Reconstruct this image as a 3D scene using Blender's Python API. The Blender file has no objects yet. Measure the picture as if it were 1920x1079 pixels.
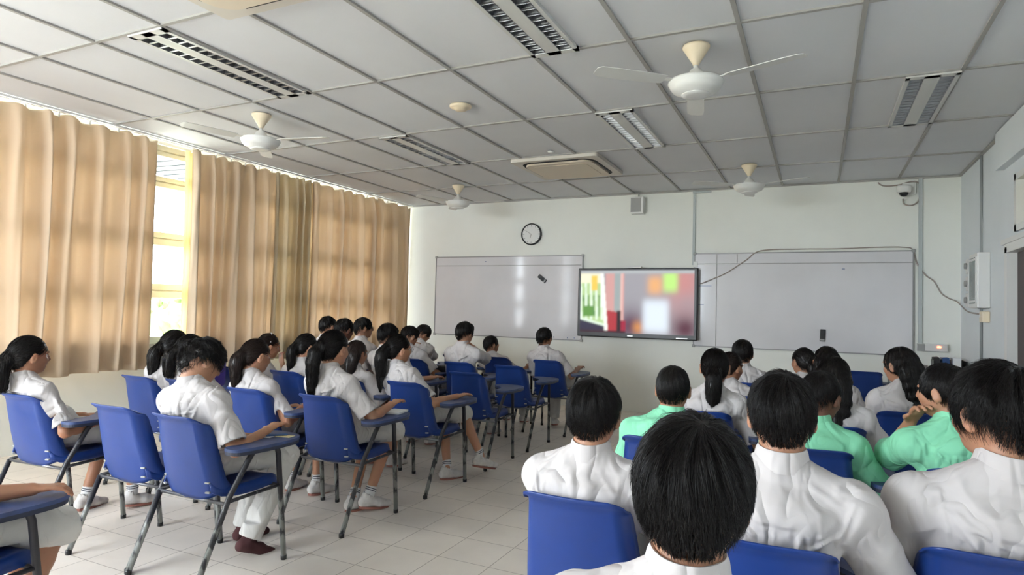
import bpy, bmesh, math, random, time
import numpy as np
from mathutils import Vector, Matrix
T0 = time.time()
random.seed(7); rng = np.random.default_rng(7)
C = bpy.context.scene.collection
PI = math.pi
# ------------------------------------------------------------------ camera, sky, light, exposure
cd = bpy.data.cameras.new('camera'); cam = bpy.data.objects.new('camera', cd); C.objects.link(cam)
cd.sensor_width = 36.0; cd.lens = 36.0 * 1195.04 / 1920; cd.clip_start = 0.05; cd.clip_end = 400
cr, cu, cw = (0.9013511, 0.4323533, 0.0252332), (-0.0081974, -0.0412212, 0.9991164), (-0.4330115, 0.9007616, 0.0336106)
cam.matrix_world = Matrix(((cr[0], cu[0], -cw[0], 0), (cr[1], cu[1], -cw[1], 0), (cr[2], cu[2], -cw[2], 1.305), (0, 0, 0, 1)))
bpy.context.scene.camera = cam
sc = bpy.context.scene
sc.view_settings.view_transform = 'Standard'; sc.view_settings.look = 'None'
sc.view_settings.gamma = 1; sc.view_settings.use_curve_mapping = False
sc.view_settings.exposure = 1.8
sc.cycles.max_bounces = 9; sc.cycles.diffuse_bounces = 6; sc.cycles.glossy_bounces = 3
sc.cycles.transmission_bounces = 4; sc.cycles.transparent_max_bounces = 6
sc.cycles.caustics_reflective = False; sc.cycles.caustics_refractive = False
sc.cycles.use_denoising = True; sc.cycles.sample_clamp_indirect = 8
W = bpy.data.worlds.new('World'); sc.world = W; W.use_nodes = True
wn = W.node_tree.nodes; bg = wn['Background']
bg.inputs['Color'].default_value = (0.88, 0.96, 1.04, 1); bg.inputs['Strength'].default_value = 9.0

def area(name, loc, rot, sx, sy, energy, color=(1, 1, 1), portal=False, spread=None):
    l = bpy.data.lights.new(name, 'AREA'); l.shape = 'RECTANGLE'; l.size = sx; l.size_y = sy; l.energy = energy; l.color = color
    if spread: l.spread = spread
    o = bpy.data.objects.new(name, l); C.objects.link(o); o.location = loc; o.rotation_euler = rot
    if portal: l.cycles.is_portal = True
    return o
area('window_daylight', (-6.10, 2.8, 1.88), (0, -PI / 2, 0), 1.9, 11.0, 1, portal=True)
area('added_rear_portal', (-4.5, -3.22, 1.85), (PI / 2, 0, 0), 2.6, 1.7, 1, portal=True)  # portal over the added window opening behind the camera
bounce_sun = bpy.data.lights.new('bounce_sun', 'SUN'); bounce_sun.energy = 14; bounce_sun.angle = .02; bounce_sun.color = (1, .96, .88)  # added lamp: brightens the outside ground so light bounces up to the ceiling
so = bpy.data.objects.new('bounce_sun', bounce_sun); C.objects.link(so); so.rotation_euler = (math.radians(-28), math.radians(32), 0)

# ------------------------------------------------------------------ materials
def mat(name, col, rough=.6, metal=0., spec=.5, bump=None, noise=None, emit=None, sss=None, trans=None, **kw):
    m = bpy.data.materials.new(name); m.use_nodes = True; nt = m.node_tree; b = nt.nodes['Principled BSDF']
    b.inputs['Base Color'].default_value = (*col, 1); b.inputs['Roughness'].default_value = rough
    b.inputs['Metallic'].default_value = metal; b.inputs['Specular IOR Level'].default_value = spec
    if noise:
        sc_, amt, det = noise
        tc = nt.nodes.new('ShaderNodeTexCoord'); n = nt.nodes.new('ShaderNodeTexNoise'); n.inputs['Scale'].default_value = sc_; n.inputs['Detail'].default_value = det
        nt.links.new(tc.outputs['Object'], n.inputs['Vector'])
        r = nt.nodes.new('ShaderNodeMapRange'); r.inputs['From Min'].default_value = .3; r.inputs['From Max'].default_value = .7
        r.inputs['To Min'].default_value = 1 - amt; r.inputs['To Max'].default_value = 1 + amt
        nt.links.new(n.outputs['Fac'], r.inputs['Value'])
        mx = nt.nodes.new('ShaderNodeVectorMath'); mx.operation = 'SCALE'; mx.inputs[0].default_value = col
        nt.links.new(r.outputs['Result'], mx.inputs['Scale']); nt.links.new(mx.outputs['Vector'], b.inputs['Base Color'])
    if bump:
        sc_, st, dist = bump
        tc = nt.nodes.new('ShaderNodeTexCoord'); n = nt.nodes.new('ShaderNodeTexNoise'); n.inputs['Scale'].default_value = sc_; n.inputs['Detail'].default_value = 3
        nt.links.new(tc.outputs['Object'], n.inputs['Vector'])
        bp = nt.nodes.new('ShaderNodeBump'); bp.inputs['Strength'].default_value = st; bp.inputs['Distance'].default_value = dist
        nt.links.new(n.outputs['Fac'], bp.inputs['Height']); nt.links.new(bp.outputs['Normal'], b.inputs['Normal'])
    if emit:
        b.inputs['Emission Color'].default_value = (*emit[0], 1); b.inputs['Emission Strength'].default_value = emit[1]
    if sss:
        b.inputs['Subsurface Weight'].default_value = sss; b.inputs['Subsurface Radius'].default_value = (1, .3, .15); b.inputs['Subsurface Scale'].default_value = .012
    return m

M = {}
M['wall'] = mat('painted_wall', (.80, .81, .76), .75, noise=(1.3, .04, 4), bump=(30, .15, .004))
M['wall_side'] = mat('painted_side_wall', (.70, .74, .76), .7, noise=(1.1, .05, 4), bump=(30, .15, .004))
M['tbar'] = mat('ceiling_grid_metal', (.36, .35, .33), .6)
M['white_metal'] = mat('white_enamel', (.72, .72, .70), .4)
M['cream'] = mat('cream_plastic', (.78, .66, .48), .4)
M['fan_white'] = mat('fan_white', (.74, .74, .71), .35)
M['fan_blade'] = mat('fan_blade_white', (.62, .62, .60), .4)
M['ac'] = mat('ac_cream', (.66, .57, .45), .5)
M['ac_rim'] = mat('ac_panel', (.60, .56, .50), .5)
M['black'] = mat('black_plastic', (.012, .012, .013), .35)
M['dark'] = mat('dark_gap', (.02, .02, .02), .8)
M['grey'] = mat('grey_plastic', (.32, .32, .31), .5)
M['alu'] = mat('aluminium', (.62, .62, .62), .35, .8)
M['board_frame'] = mat('board_frame_metal', (.26, .26, .26), .5, .5)
M['louver'] = mat('louver_mirror', (.34, .35, .37), .3, .9)
M['fix'] = mat('fixture_white', (.60, .60, .58), .45)
M['cable'] = mat('cable_beige', (.36, .31, .27), .6)
M['conduit'] = mat('conduit_grey', (.30, .32, .32), .6)
M['conduit_l'] = mat('conduit_light', (.46, .50, .50), .6)
M['frame_cream'] = mat('window_frame_cream', (.60, .56, .44), .45)
M['ledge'] = mat('sill_green_white', (.48, .54, .48), .6)
M['brown_door'] = mat('brown_door', (.035, .016, .012), .45, noise=(4, .2, 4))
M['frosted'] = mat('frosted_yellow_glass', (.45, .40, .20), .4)
M['tube'] = mat('fluorescent_tube', (.7, .7, .7), .3)
M['skin'] = mat('skin', (.42, .21, .125), .5, sss=.25, noise=(9, .05, 3))
M['skin_b'] = mat('skin_tan', (.33, .155, .088), .5, sss=.25, noise=(9, .05, 3))
M['skin_c'] = mat('skin_deep', (.16, .065, .04), .5, sss=.15, noise=(9, .05, 3))
M['eye'] = mat('eye_white', (.7, .68, .65), .2)
M['iris'] = mat('iris_dark', (.02, .012, .008), .1)
M['shirt'] = mat('white_cotton', (.52, .49, .485), .85, spec=.2, bump=(260, .1, .0006), noise=(6, .03, 3))
M['skirt'] = mat('white_cotton_bottoms', (.55, .535, .51), .85, spec=.2, bump=(260, .1, .0006), noise=(6, .03, 3))
M['green'] = mat('mint_cotton', (.25, .66, .42), .85, spec=.2, bump=(260, .1, .0006), noise=(6, .03, 3))
M['shoe'] = mat('white_shoe', (.58, .55, .53), .6, noise=(30, .1, 2))
M['sole'] = mat('shoe_sole', (.30, .12, .09), .6)
M['sock'] = mat('white_sock', (.6, .6, .6), .9)
M['sock_dark'] = mat('dark_sock', (.06, .018, .02), .9)
M['stripe'] = mat('sock_stripe', (.05, .05, .07), .9)
M['tie'] = mat('hair_tie_white', (.75, .75, .78), .5)
M['tie_black'] = mat('hair_tie_black', (.02, .02, .02), .5)
M['tie_yellow'] = mat('hair_tie_yellow', (.6, .35, .04), .5)
M['glasses'] = mat('glasses_frame', (.05, .04, .04), .3)
M['purple'] = mat('purple_fabric', (.10, .07, .42), .8, bump=(60, .4, .004))
M['chrome_dark'] = mat('worn_chrome', (.16, .16, .17), .3, .7)
M['paper'] = mat('white_paper', (.75, .76, .76), .7)
M['note'] = mat('yellow_note', (.72, .62, .35), .7)
M['pen'] = mat('blue_pen', (.03, .08, .22), .3)
M['pouch'] = mat('black_pouch', (.02, .02, .022), .7, bump=(60, .4, .003))
M['leaf_t'] = mat('tree_foliage', (.10, .17, .04), .8, noise=(1.5, .5, 3))
M['leaf_o'] = mat('flowering_foliage', (.26, .17, .05), .8, noise=(1.5, .5, 3))
M['bark'] = mat('bark', (.10, .07, .04), .9)
M['land'] = mat('outside_ground', (.36, .36, .30), .9, noise=(.2, .3, 3))
M['awning'] = mat('awning_metal', (.028, .034, .040), .5)
M['bldg'] = mat('far_building', (.6, .6, .6), .8)

def hair_mat(name, c, rough=.37):
    m = mat(name, c, rough, spec=.30)
    b = m.node_tree.nodes['Principled BSDF']; b.inputs['Sheen Weight'].default_value = 0.0
    return m
M['hair'] = hair_mat('black_hair', (.005, .0035, .003))
M['hair_b'] = hair_mat('dark_brown_hair', (.014, .007, .005))

def wrinkle(m, scale=10., dist=.008, st=.75):
    nt = m.node_tree; b = nt.nodes['Principled BSDF']; tc = nt.nodes.new('ShaderNodeTexCoord'); mp = nt.nodes.new('ShaderNodeMapping'); mp.inputs['Scale'].default_value = (1.25, 1.1, .62); mp.inputs['Rotation'].default_value = (.2, .5, .1)
    n = nt.nodes.new('ShaderNodeTexNoise'); n.inputs['Scale'].default_value = scale; n.inputs['Detail'].default_value = 1.6; n.inputs['Distortion'].default_value = .7; n.inputs['Roughness'].default_value = .45
    nt.links.new(tc.outputs['Object'], mp.inputs['Vector']); nt.links.new(mp.outputs['Vector'], n.inputs['Vector'])
    r = nt.nodes.new('ShaderNodeMath'); r.operation = 'SUBTRACT'; r.inputs[1].default_value = .5; a = nt.nodes.new('ShaderNodeMath'); a.operation = 'ABSOLUTE'; nt.links.new(n.outputs['Fac'], r.inputs[0]); nt.links.new(r.outputs[0], a.inputs[0])
    bp = nt.nodes.new('ShaderNodeBump'); bp.inputs['Strength'].default_value = st; bp.inputs['Distance'].default_value = dist * 5; nt.links.new(a.outputs[0], bp.inputs['Height'])
    old = b.inputs['Normal'].links
    if old: nt.links.new(old[0].from_socket, bp.inputs['Normal'])
    nt.links.new(bp.outputs['Normal'], b.inputs['Normal'])
for k_ in ('shirt', 'green', 'skirt'): wrinkle(M[k_])
# blue moulded plastic, a little scuffed
m = mat('blue_plastic', (.006, .035, .195), .38, spec=.5, noise=(3.5, .14, 5)); M['blue'] = m
m = mat('blue_tablet', (.035, .06, .16), .45, noise=(14, .25, 5)); M['tablet'] = m
m = mat('tablet_edge', (.02, .025, .05), .5); M['tablet_edge'] = m
# black tube with chipped paint
m = bpy.data.materials.new('chipped_tube'); m.use_nodes = True; nt = m.node_tree; b = nt.nodes['Principled BSDF']
tc = nt.nodes.new('ShaderNodeTexCoord'); n = nt.nodes.new('ShaderNodeTexNoise'); n.inputs['Scale'].default_value = 28; n.inputs['Detail'].default_value = 6
mp = nt.nodes.new('ShaderNodeMapping'); mp.inputs['Scale'].default_value = (1, 1, .45)
nt.links.new(tc.outputs['Object'], mp.inputs['Vector']); nt.links.new(mp.outputs['Vector'], n.inputs['Vector'])
sx = nt.nodes.new('ShaderNodeSeparateXYZ'); nt.links.new(tc.outputs['Object'], sx.inputs['Vector'])
mr = nt.nodes.new('ShaderNodeMapRange'); mr.inputs['From Min'].default_value = .42; mr.inputs['From Max'].default_value = .10; mr.inputs['To Min'].default_value = -.16; mr.inputs['To Max'].default_value = .10
nt.links.new(sx.outputs['Z'], mr.inputs['Value'])
ad = nt.nodes.new('ShaderNodeMath'); nt.links.new(n.outputs['Fac'], ad.inputs[0]); nt.links.new(mr.outputs['Result'], ad.inputs[1])
cr_ = nt.nodes.new('ShaderNodeValToRGB'); e = cr_.color_ramp.elements; e[0].position = .50; e[0].color = (.018, .018, .024, 1); e[1].position = .58; e[1].color = (.20, .21, .20, 1)
nt.links.new(ad.outputs[0], cr_.inputs['Fac']); nt.links.new(cr_.outputs['Color'], b.inputs['Base Color']); b.inputs['Roughness'].default_value = .42
M['tube_black'] = m

# whiteboard: glossy enamel with faint smears
m = mat('whiteboard_enamel', (.66, .65, .67), .10, spec=.45, noise=(1.6, .05, 4)); M['board'] = m
# ceiling tile / curtain / floor
M['tile'] = mat('ceiling_tile', (.665, .675, .70), .85, noise=(1.5, .03, 5), bump=(120, .25, .002))
def curtain_mat(name, c, t):
    m = bpy.data.materials.new(name); m.use_nodes = True; nt = m.node_tree; nt.nodes.remove(nt.nodes['Principled BSDF'])
    out = nt.nodes['Material Output']
    d = nt.nodes.new('ShaderNodeBsdfDiffuse'); d.inputs['Color'].default_value = (*c, 1)
    tr = nt.nodes.new('ShaderNodeBsdfTranslucent'); tr.inputs['Color'].default_value = (*t, 1)
    mx = nt.nodes.new('ShaderNodeMixShader'); mx.inputs['Fac'].default_value = .27
    nt.links.new(d.outputs[0], mx.inputs[1]); nt.links.new(tr.outputs[0], mx.inputs[2]); nt.links.new(mx.outputs[0], out.inputs['Surface'])
    tc = nt.nodes.new('ShaderNodeTexCoord'); w = nt.nodes.new('ShaderNodeTexNoise'); w.inputs['Scale'].default_value = 40
    mp = nt.nodes.new('ShaderNodeMapping'); mp.inputs['Scale'].default_value = (1, 1, .06); nt.links.new(tc.outputs['Object'], mp.inputs['Vector']); nt.links.new(mp.outputs['Vector'], w.inputs['Vector'])
    bp = nt.nodes.new('ShaderNodeBump'); bp.inputs['Strength'].default_value = .3; bp.inputs['Distance'].default_value = .003
    nt.links.new(w.outputs['Fac'], bp.inputs['Height']); nt.links.new(bp.outputs['Normal'], d.inputs['Normal'])
    return m
M['curtain'] = curtain_mat('tan_curtain', (.60, .49, .37), (.72, .60, .46))
M['curtain_o'] = curtain_mat('olive_tan_curtain', (.52, .44, .31), (.60, .50, .36))
M['lining'] = curtain_mat('curtain_lining', (.60, .52, .28), (.6, .52, .25))

m = bpy.data.materials.new('floor_tiles'); m.use_nodes = True; nt = m.node_tree; b = nt.nodes['Principled BSDF']
tc = nt.nodes.new('ShaderNodeTexCoord'); mp = nt.nodes.new('ShaderNodeMapping'); mp.inputs['Location'].default_value = (1.485, 0.1, 0)
bt = nt.nodes.new('ShaderNodeTexBrick'); bt.offset = 0; bt.inputs['Scale'].default_value = 1; bt.inputs['Brick Width'].default_value = .30; bt.inputs['Row Height'].default_value = .30
bt.inputs['Mortar Size'].default_value = .0022; bt.inputs['Mortar Smooth'].default_value = .3
bt.inputs['Color1'].default_value = (.73, .665, .60, 1); bt.inputs['Color2'].default_value = (.77, .705, .635, 1); bt.inputs['Mortar'].default_value = (.30, .25, .21, 1)
nt.links.new(tc.outputs['Object'], mp.inputs['Vector']); nt.links.new(mp.outputs['Vector'], bt.inputs['Vector'])
n = nt.nodes.new('ShaderNodeTexNoise'); n.inputs['Scale'].default_value = 1.7; n.inputs['Detail'].default_value = 7; nt.links.new(tc.outputs['Object'], n.inputs['Vector'])
r = nt.nodes.new('ShaderNodeMapRange'); r.inputs['From Min'].default_value = .3; r.inputs['From Max'].default_value = .7; r.inputs['To Min'].default_value = .86; r.inputs['To Max'].default_value = 1.12; nt.links.new(n.outputs['Fac'], r.inputs['Value'])
v = nt.nodes.new('ShaderNodeVectorMath'); v.operation = 'SCALE'; nt.links.new(bt.outputs['Color'], v.inputs[0]); nt.links.new(r.outputs['Result'], v.inputs['Scale']); nt.links.new(v.outputs['Vector'], b.inputs['Base Color'])
r2 = nt.nodes.new('ShaderNodeMapRange'); r2.inputs['To Min'].default_value = .30; r2.inputs['To Max'].default_value = .5; nt.links.new(n.outputs['Fac'], r2.inputs['Value']); nt.links.new(r2.outputs['Result'], b.inputs['Roughness'])
M['floor'] = m

# ------------------------------------------------------------------ mesh helpers
def link_mesh(name, verts, faces, m, parent=None, smooth=True):
    me = bpy.data.meshes.new(name); me.from_pydata([tuple(map(float, v)) for v in verts], [], faces); me.update()
    if smooth: me.shade_smooth()
    if m: me.materials.append(M[m] if isinstance(m, str) else m)
    o = bpy.data.objects.new(name, me); C.objects.link(o)
    if parent: o.parent = parent
    return o
def empty(name, loc=(0, 0, 0), rz=0, parent=None):
    o = bpy.data.objects.new(name, None); C.objects.link(o); o.location = loc; o.rotation_euler = (0, 0, rz); o.empty_display_size = .05
    if parent: o.parent = parent
    return o
def tag(o, label=None, cat=None, group=None, kind=None):
    if label: o['label'] = label
    if cat: o['category'] = cat
    if group: o['group'] = group
    if kind: o['kind'] = kind
    return o
class MB:
    def __init__(s): s.v = []; s.f = []
    def add(s, vs, fs):
        n = len(s.v); s.v += [tuple(x) for x in vs]; s.f += [tuple(i + n for i in f) for f in fs]; return s
    def box(s, c, d, R=None, bev=0):
        x, y, z = [q / 2 for q in d]
        if bev:
            bm = bmesh.new(); bmesh.ops.create_cube(bm, size=1); bmesh.ops.scale(bm, vec=d, verts=bm.verts)
            bmesh.ops.bevel(bm, geom=list(bm.edges), offset=bev, segments=2, affect='EDGES', profile=.5)
            vs = [v.co.copy() for v in bm.verts]; bm.verts.index_update(); fs = [[v.index for v in f.verts] for f in bm.faces]; bm.free()
        else:
            vs = [Vector((a * x, b * y, e * z)) for a in (-1, 1) for b in (-1, 1) for e in (-1, 1)]
            fs = [(0, 1, 3, 2), (4, 6, 7, 5), (0, 4, 5, 1), (2, 3, 7, 6), (0, 2, 6, 4), (1, 5, 7, 3)]
        if R: vs = [R @ v for v in vs]
        c = Vector(c); return s.add([v + c for v in vs], fs)
    def tube(s, pts, r, n=8, closed=False):
        pts = [Vector(p) for p in pts]; rs = r if isinstance(r, (list, tuple)) else [r] * len(pts)
        N = len(pts); up = None; rings = []
        for i, p in enumerate(pts):
            if closed: t = (pts[(i + 1) % N] - pts[i - 1]).normalized()
            else: t = (pts[min(i + 1, N - 1)] - pts[max(i - 1, 0)]).normalized()
            if up is None: up = Vector((0, 0, 1)) if abs(t.z) < .9 else Vector((1, 0, 0))
            a = t.cross(up).normalized(); up = a.cross(t).normalized()
            rings.append([p + (a * math.cos(2 * PI * k / n) + up * math.sin(2 * PI * k / n)) * rs[i] for k in range(n)])
        vs = [q for g in rings for q in g]; fs = []
        for i in range(N if closed else N - 1):
            j = (i + 1) % N
            for k in range(n): fs.append((i * n + k, i * n + (k + 1) % n, j * n + (k + 1) % n, j * n + k))
        if not closed: fs += [tuple(range(n))[::-1], tuple((N - 1) * n + k for k in range(n))]
        return s.add(vs, fs)
    def lathe(s, prof, c=(0, 0, 0), n=32, R=None):
        c = Vector(c); vs = []; fs = []
        for (r, z) in prof:
            for k in range(n):
                v = Vector((r * math.cos(2 * PI * k / n), r * math.sin(2 * PI * k / n), z)); vs.append((R @ v if R else v) + c)
        for i in range(len(prof) - 1):
            for k in range(n): fs.append((i * n + k, i * n + (k + 1) % n, (i + 1) * n + (k + 1) % n, (i + 1) * n + k))
        fs.append(tuple(range(n))[::-1]); fs.append(tuple((len(prof) - 1) * n + k for k in range(n)))
        return s.add(vs, fs)
    def prism(s, poly, z0, z1, R=None, c=(0, 0, 0)):
        n = len(poly); vs = [Vector((x, y, z0)) for x, y in poly] + [Vector((x, y, z1)) for x, y in poly]
        if R: vs = [R @ v for v in vs]
        c = Vector(c); vs = [v + c for v in vs]
        fs = [tuple(range(n))[::-1], tuple(range(n, 2 * n))] + [(i, (i + 1) % n, (i + 1) % n + n, i + n) for i in range(n)]
        return s.add(vs, fs)
    def build(s, name, m, parent=None, smooth=False):
        return link_mesh(name, s.v, s.f, m, parent, smooth)
def auto(o, ang=40):
    me = o.data; me.shade_smooth()
    try: me.set_sharp_from_angle(angle=math.radians(ang))
    except Exception: pass
    return o
def arc(p0, p1, p2, n=6):
    p0, p1, p2 = Vector(p0), Vector(p1), Vector(p2)
    return [(1 - t) ** 2 * p0 + 2 * t * (1 - t) * p1 + t * t * p2 for t in [i / n for i in range(n + 1)]]

# ------------------------------------------------------------------ room shell
FY, RX, LX, CE, BY = 8.26, 1.385, -5.95, 2.87, -3.0
S = lambda o: tag(o, kind='structure')
S(MB().box(((LX + RX) / 2, (FY + BY) / 2, -.05), (RX - LX + .6, FY - BY + .4, .1)).build('floor', 'floor'))
S(MB().box(((LX + RX) / 2, FY + .1, 1.45), (RX - LX + .6, .2, 3.1)).build('wall_front', 'wall'))
# right wall, with a door and a high window above it
mb = MB()
dy0, dy1, dz = 5.35, 6.30, 1.86
wy0, wy1, wz0, wz1 = 4.6, 6.12, 2.0, 2.45
xr = RX + .1
mb.box((xr, (FY + .2 + 6.30) / 2, 1.45), (.2, FY + .2 - 6.30, 3.1))
mb.box((xr, (dy0 + BY) / 2, 1.0), (.2, dy0 - BY, 2.0)); mb.box((xr, (dy1 + dy0) / 2, (dz + wz0) / 2), (.2, dy1 - dy0, wz0 - dz))
mb.box((xr, (6.30 + wy1) / 2, (wz0 + 3.0) / 2), (.2, 6.30 - wy1, 3.0 - wz0)); mb.box((xr, (wy0 + wy1) / 2, (wz1 + 3) / 2), (.2, wy1 - wy0, 3 - wz1))
mb.box((xr, (wy0 + BY) / 2, 2.5), (.2, wy0 - BY, 1.0))
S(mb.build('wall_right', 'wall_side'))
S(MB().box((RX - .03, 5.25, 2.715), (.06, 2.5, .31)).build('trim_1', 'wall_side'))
# left wall: low parapet under a window band, piers
mb = MB(); mb.box((LX - .1, (FY + BY) / 2, .435), (.2, FY - BY + .4, .87))
for y in (-1.9, 1.05, 5.02, 7.95): mb.box((LX - .12, y, 1.87), (.16, .32, 2.0))
S(mb.build('wall_left', 'wall'))
# unseen back wall; its window opening is added and sized to light the room
mb = MB(); mb.box(((LX + RX) / 2, BY - .1, .5), (RX - LX + .6, .2, 1.0)); mb.box(((LX + RX) / 2, BY - .1, 2.8), (RX - LX + .6, .2, .3))
mb.box((-6.0, BY - .1, 1.85), (.4, .2, 1.7)); mb.box((-.85, BY - .1, 1.85), (4.7, .2, 1.7))
S(mb.build('wall_back', 'wall'))
# windows in the left wall
def window_unit(y0, y1, idx):
    root = S(empty('window_%d' % idx, (LX - .05, (y0 + y1) / 2, .87)))
    def bar(name, z0, z1, m='frame_cream', d=.07, x=0):
        return MB().box((x, 0, (z0 + z1) / 2 - .87), (d, y1 - y0, z1 - z0), bev=.006).build(name, m, root)
    bar('window_sill', .87, .945, 'ledge', .16, .03)
    for z0, z1 in ((1.325, 1.395), (1.405, 1.47), (1.855, 1.92), (1.93, 1.99), (2.44, 2.49), (2.50, 2.55), (2.755, 2.80), (2.81, 2.865)): bar('window_frame', z0, z1)
    for z0, z1 in ((1.385, 1.415), (1.91, 1.94), (2.485, 2.505), (2.795, 2.815)): bar('window_frame', z0, z1, 'frame_cream', .04)
    n = max(1, round((y1 - y0) / .95)); st = (y1 - y0) / n
    for k in range(n + 1):
        yy = -(y1 - y0) / 2 + k * st
        MB().box((0, yy, 1.0), (.06, .05, 2.0)).build('window_frame', 'frame_cream', root)
window_unit(-1.74, .89, 1); window_unit(1.21, 4.86, 2); window_unit(5.18, 7.79, 3)
# ceiling with T-grid: tiles laid between bars
GX, GY = .2026, 1.1507
mb = MB(); mb.box(((LX + RX) / 2, (FY + BY) / 2, CE + .06), (RX - LX + .6, FY - BY + .4, .1))
ce = S(mb.build('ceiling', 'tile'))
mb = MB()
xs = [GX + .6 * i for i in range(-10, 2)]; ys = [GY + 1.2 * j for j in range(-3, 6)]
for x in xs: mb.box((x, (FY + BY) / 2, CE + .004), (.024, FY - BY, .012))
for y in ys: mb.box(((LX + RX) / 2, y, CE + .0055), (RX - LX, .024, .013))
S(mb.build('trim_2', 'tbar'))
mb = MB(); mb.box(((LX + RX) / 2, FY - .012, CE - .002), (RX - LX, .024, .02)); mb.box((RX - .012, (FY + BY) / 2, CE - .002), (.024, FY - BY, .02)); S(mb.build('trim_3', 'tbar'))
# door and high window of the right wall
d = S(empty('door_1', (RX, (dy0 + dy1) / 2, 0)))
MB().box((.06, 0, dz / 2), (.04, dy1 - dy0, dz), bev=.004).build('door_panel', 'brown_door', d)
mb = MB(); mb.box((.03, (dy1 - dy0) / 2 + .02, dz / 2 + .02), (.12, .07, dz + .04)); mb.box((.03, -(dy1 - dy0) / 2 - .02, dz / 2 + .02), (.12, .07, dz + .04)); mb.box((.03, 0, dz + .03), (.12, dy1 - dy0 + .1, .07)); mb.box((.01, 0, dz + .085), (.10, dy1 - dy0 + .24, .04))
mb.build('door_frame', 'white_metal', d)
MB().tube([(.02, -.36, .98), (-.04, -.36, .98), (-.045, -.26, .98)], .011).build('door_handle', 'alu', d, True)
w = S(empty('window_4', (RX, (wy0 + wy1) / 2, wz0 + .002)))
h = wz1 - wz0 - .004; L = wy1 - wy0 - .006
mb = MB(); mb.box((.03, 0, .025), (.1, L, .05)); mb.box((.03, 0, h - .025), (.1, L, .05))
for y in (-L / 2 + .025, 0, L / 2 - .025): mb.box((.03, y, h / 2), (.1, .05, h))
mb.build('window_frame', 'white_metal', w)
mb = MB()
for k in range(2):
    mb.box((.06, -L / 4 + k * L / 2, h / 2), (.01, L / 2 - .06, h - .1))
mb.build('window_pane', 'frosted', w)

# ------------------------------------------------------------------ curtains
def curtain(y0, y1, m, label, n_folds, zt=2.83, zb=.645, seed=0, amp=.058, lining=None, xc=-5.73, lean=0.):
    r = np.random.default_rng(seed)
    ny = int((y1 - y0) / .0075); ys = np.linspace(0, 1, ny); zs = np.concatenate([np.linspace(0, .06, 8), np.linspace(.08, 1, 34)])
    # irregular fold phase
    kn = r.uniform(.55, 1.6, n_folds); cum = np.concatenate([[0], np.cumsum(kn)]); cum /= cum[-1]
    am = r.uniform(.5, 1.25, n_folds + 1)
    V = np.zeros((len(zs), ny, 3))
    for i, t in enumerate(zs):
        cc = cum + .018 * t * np.sin(np.arange(n_folds + 1) * 2.1 + 3 * t + seed); cc[0] = 0; cc[-1] = 1; cc = np.sort(cc)
        ph = np.interp(ys, cc, np.arange(n_folds + 1)); a = np.interp(ph, np.arange(n_folds + 1), am)
        s = np.sin(2 * PI * ph); shape = np.sign(s) * np.abs(s) ** .75
        A = amp * (.45 + .55 * min(1, t / .12)) * a
        x = xc + A * shape + .010 * np.sin(2 * PI * ph * 2.3 + 4 * t) * min(1, t * 4) + .02 * t * np.sin(ys * 7 + seed)
        ztop = zt + .012 * np.sin(2 * PI * ph + 1.0) + .006 * np.sin(ys * 23)
        z = ztop + (zb + .008 * np.sin(ys * 11 + seed) - ztop) * t
        V[i, :, 0] = x; V[i, :, 1] = y0 + (y1 - y0) * ys + .012 * np.cos(2 * PI * ph) * A / amp + lean * t; V[i, :, 2] = z
    nz = len(zs); vs = V.reshape(-1, 3); fs = [(i * ny + j, i * ny + j + 1, (i + 1) * ny + j + 1, (i + 1) * ny + j) for i in range(nz - 1) for j in range(ny - 1)]
    root = empty('curtain', (xc, (y0 + y1) / 2, zb)); o = root.location
    vs = vs - np.array(o)
    ob = link_mesh('curtain_fabric', vs, fs, m, root)
    md = ob.modifiers.new('thick', 'SOLIDIFY'); md.thickness = .003
    # stitched header band and hooks
    for k in range(n_folds):
        q = (k + .5) / n_folds; MB().box((0.0, y0 + (y1 - y0) * q - o.y, zt + .012 - o.z), (.012, .012, .05)).build('curtain_hook', 'white_metal', root)
    if lining:
        ya = y0 - .05; ny2 = 22; vs2 = []; fs2 = []
        for i, t in enumerate(np.linspace(0, 1, 30)):
            for j in range(ny2):
                q = j / (ny2 - 1); vs2.append((-.03 + .03 * math.sin(q * 7 + 2 * t), (ya - o.y) + q * (.13 + .03 * math.sin(3 * t)), (zt - .01 - o.z) * (1 - t) + .0))
        for i in range(29):
            for j in range(ny2 - 1): fs2.append((i * ny2 + j, i * ny2 + j + 1, (i + 1) * ny2 + j + 1, (i + 1) * ny2 + j))
        link_mesh('curtain_lining', vs2, fs2, 'lining', root)
    tag(root, label, 'curtain', 'tan curtains along the window wall')
    return root
curtain(-.9, 1.20, 'curtain', 'tan pleated curtain nearest the back of the room', 8, seed=3)
curtain(1.72, 3.98, 'curtain', 'wide tan curtain at the left, before the uncovered window strip', 9, seed=5)
curtain(4.36, 5.50, 'curtain', 'tan curtain just right of the uncovered window, with a pale yellow lining edge', 6, seed=9, lining=True)
curtain(5.47, 6.10, 'curtain_o', 'narrow olive-tan bunched curtain between two wider tan curtains', 5, seed=12, amp=.05)
curtain(6.07, 8.20, 'curtain', 'tan curtain reaching the corner by the front wall', 9, seed=16)
rail = MB(); rail.box((-5.70, 2.7, CE - .008), (.03, 11.0, .016)); tag(rail.build('curtain_rail', 'white_metal'), 'white curtain rail fixed under the ceiling along the windows', 'curtain rail')

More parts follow.
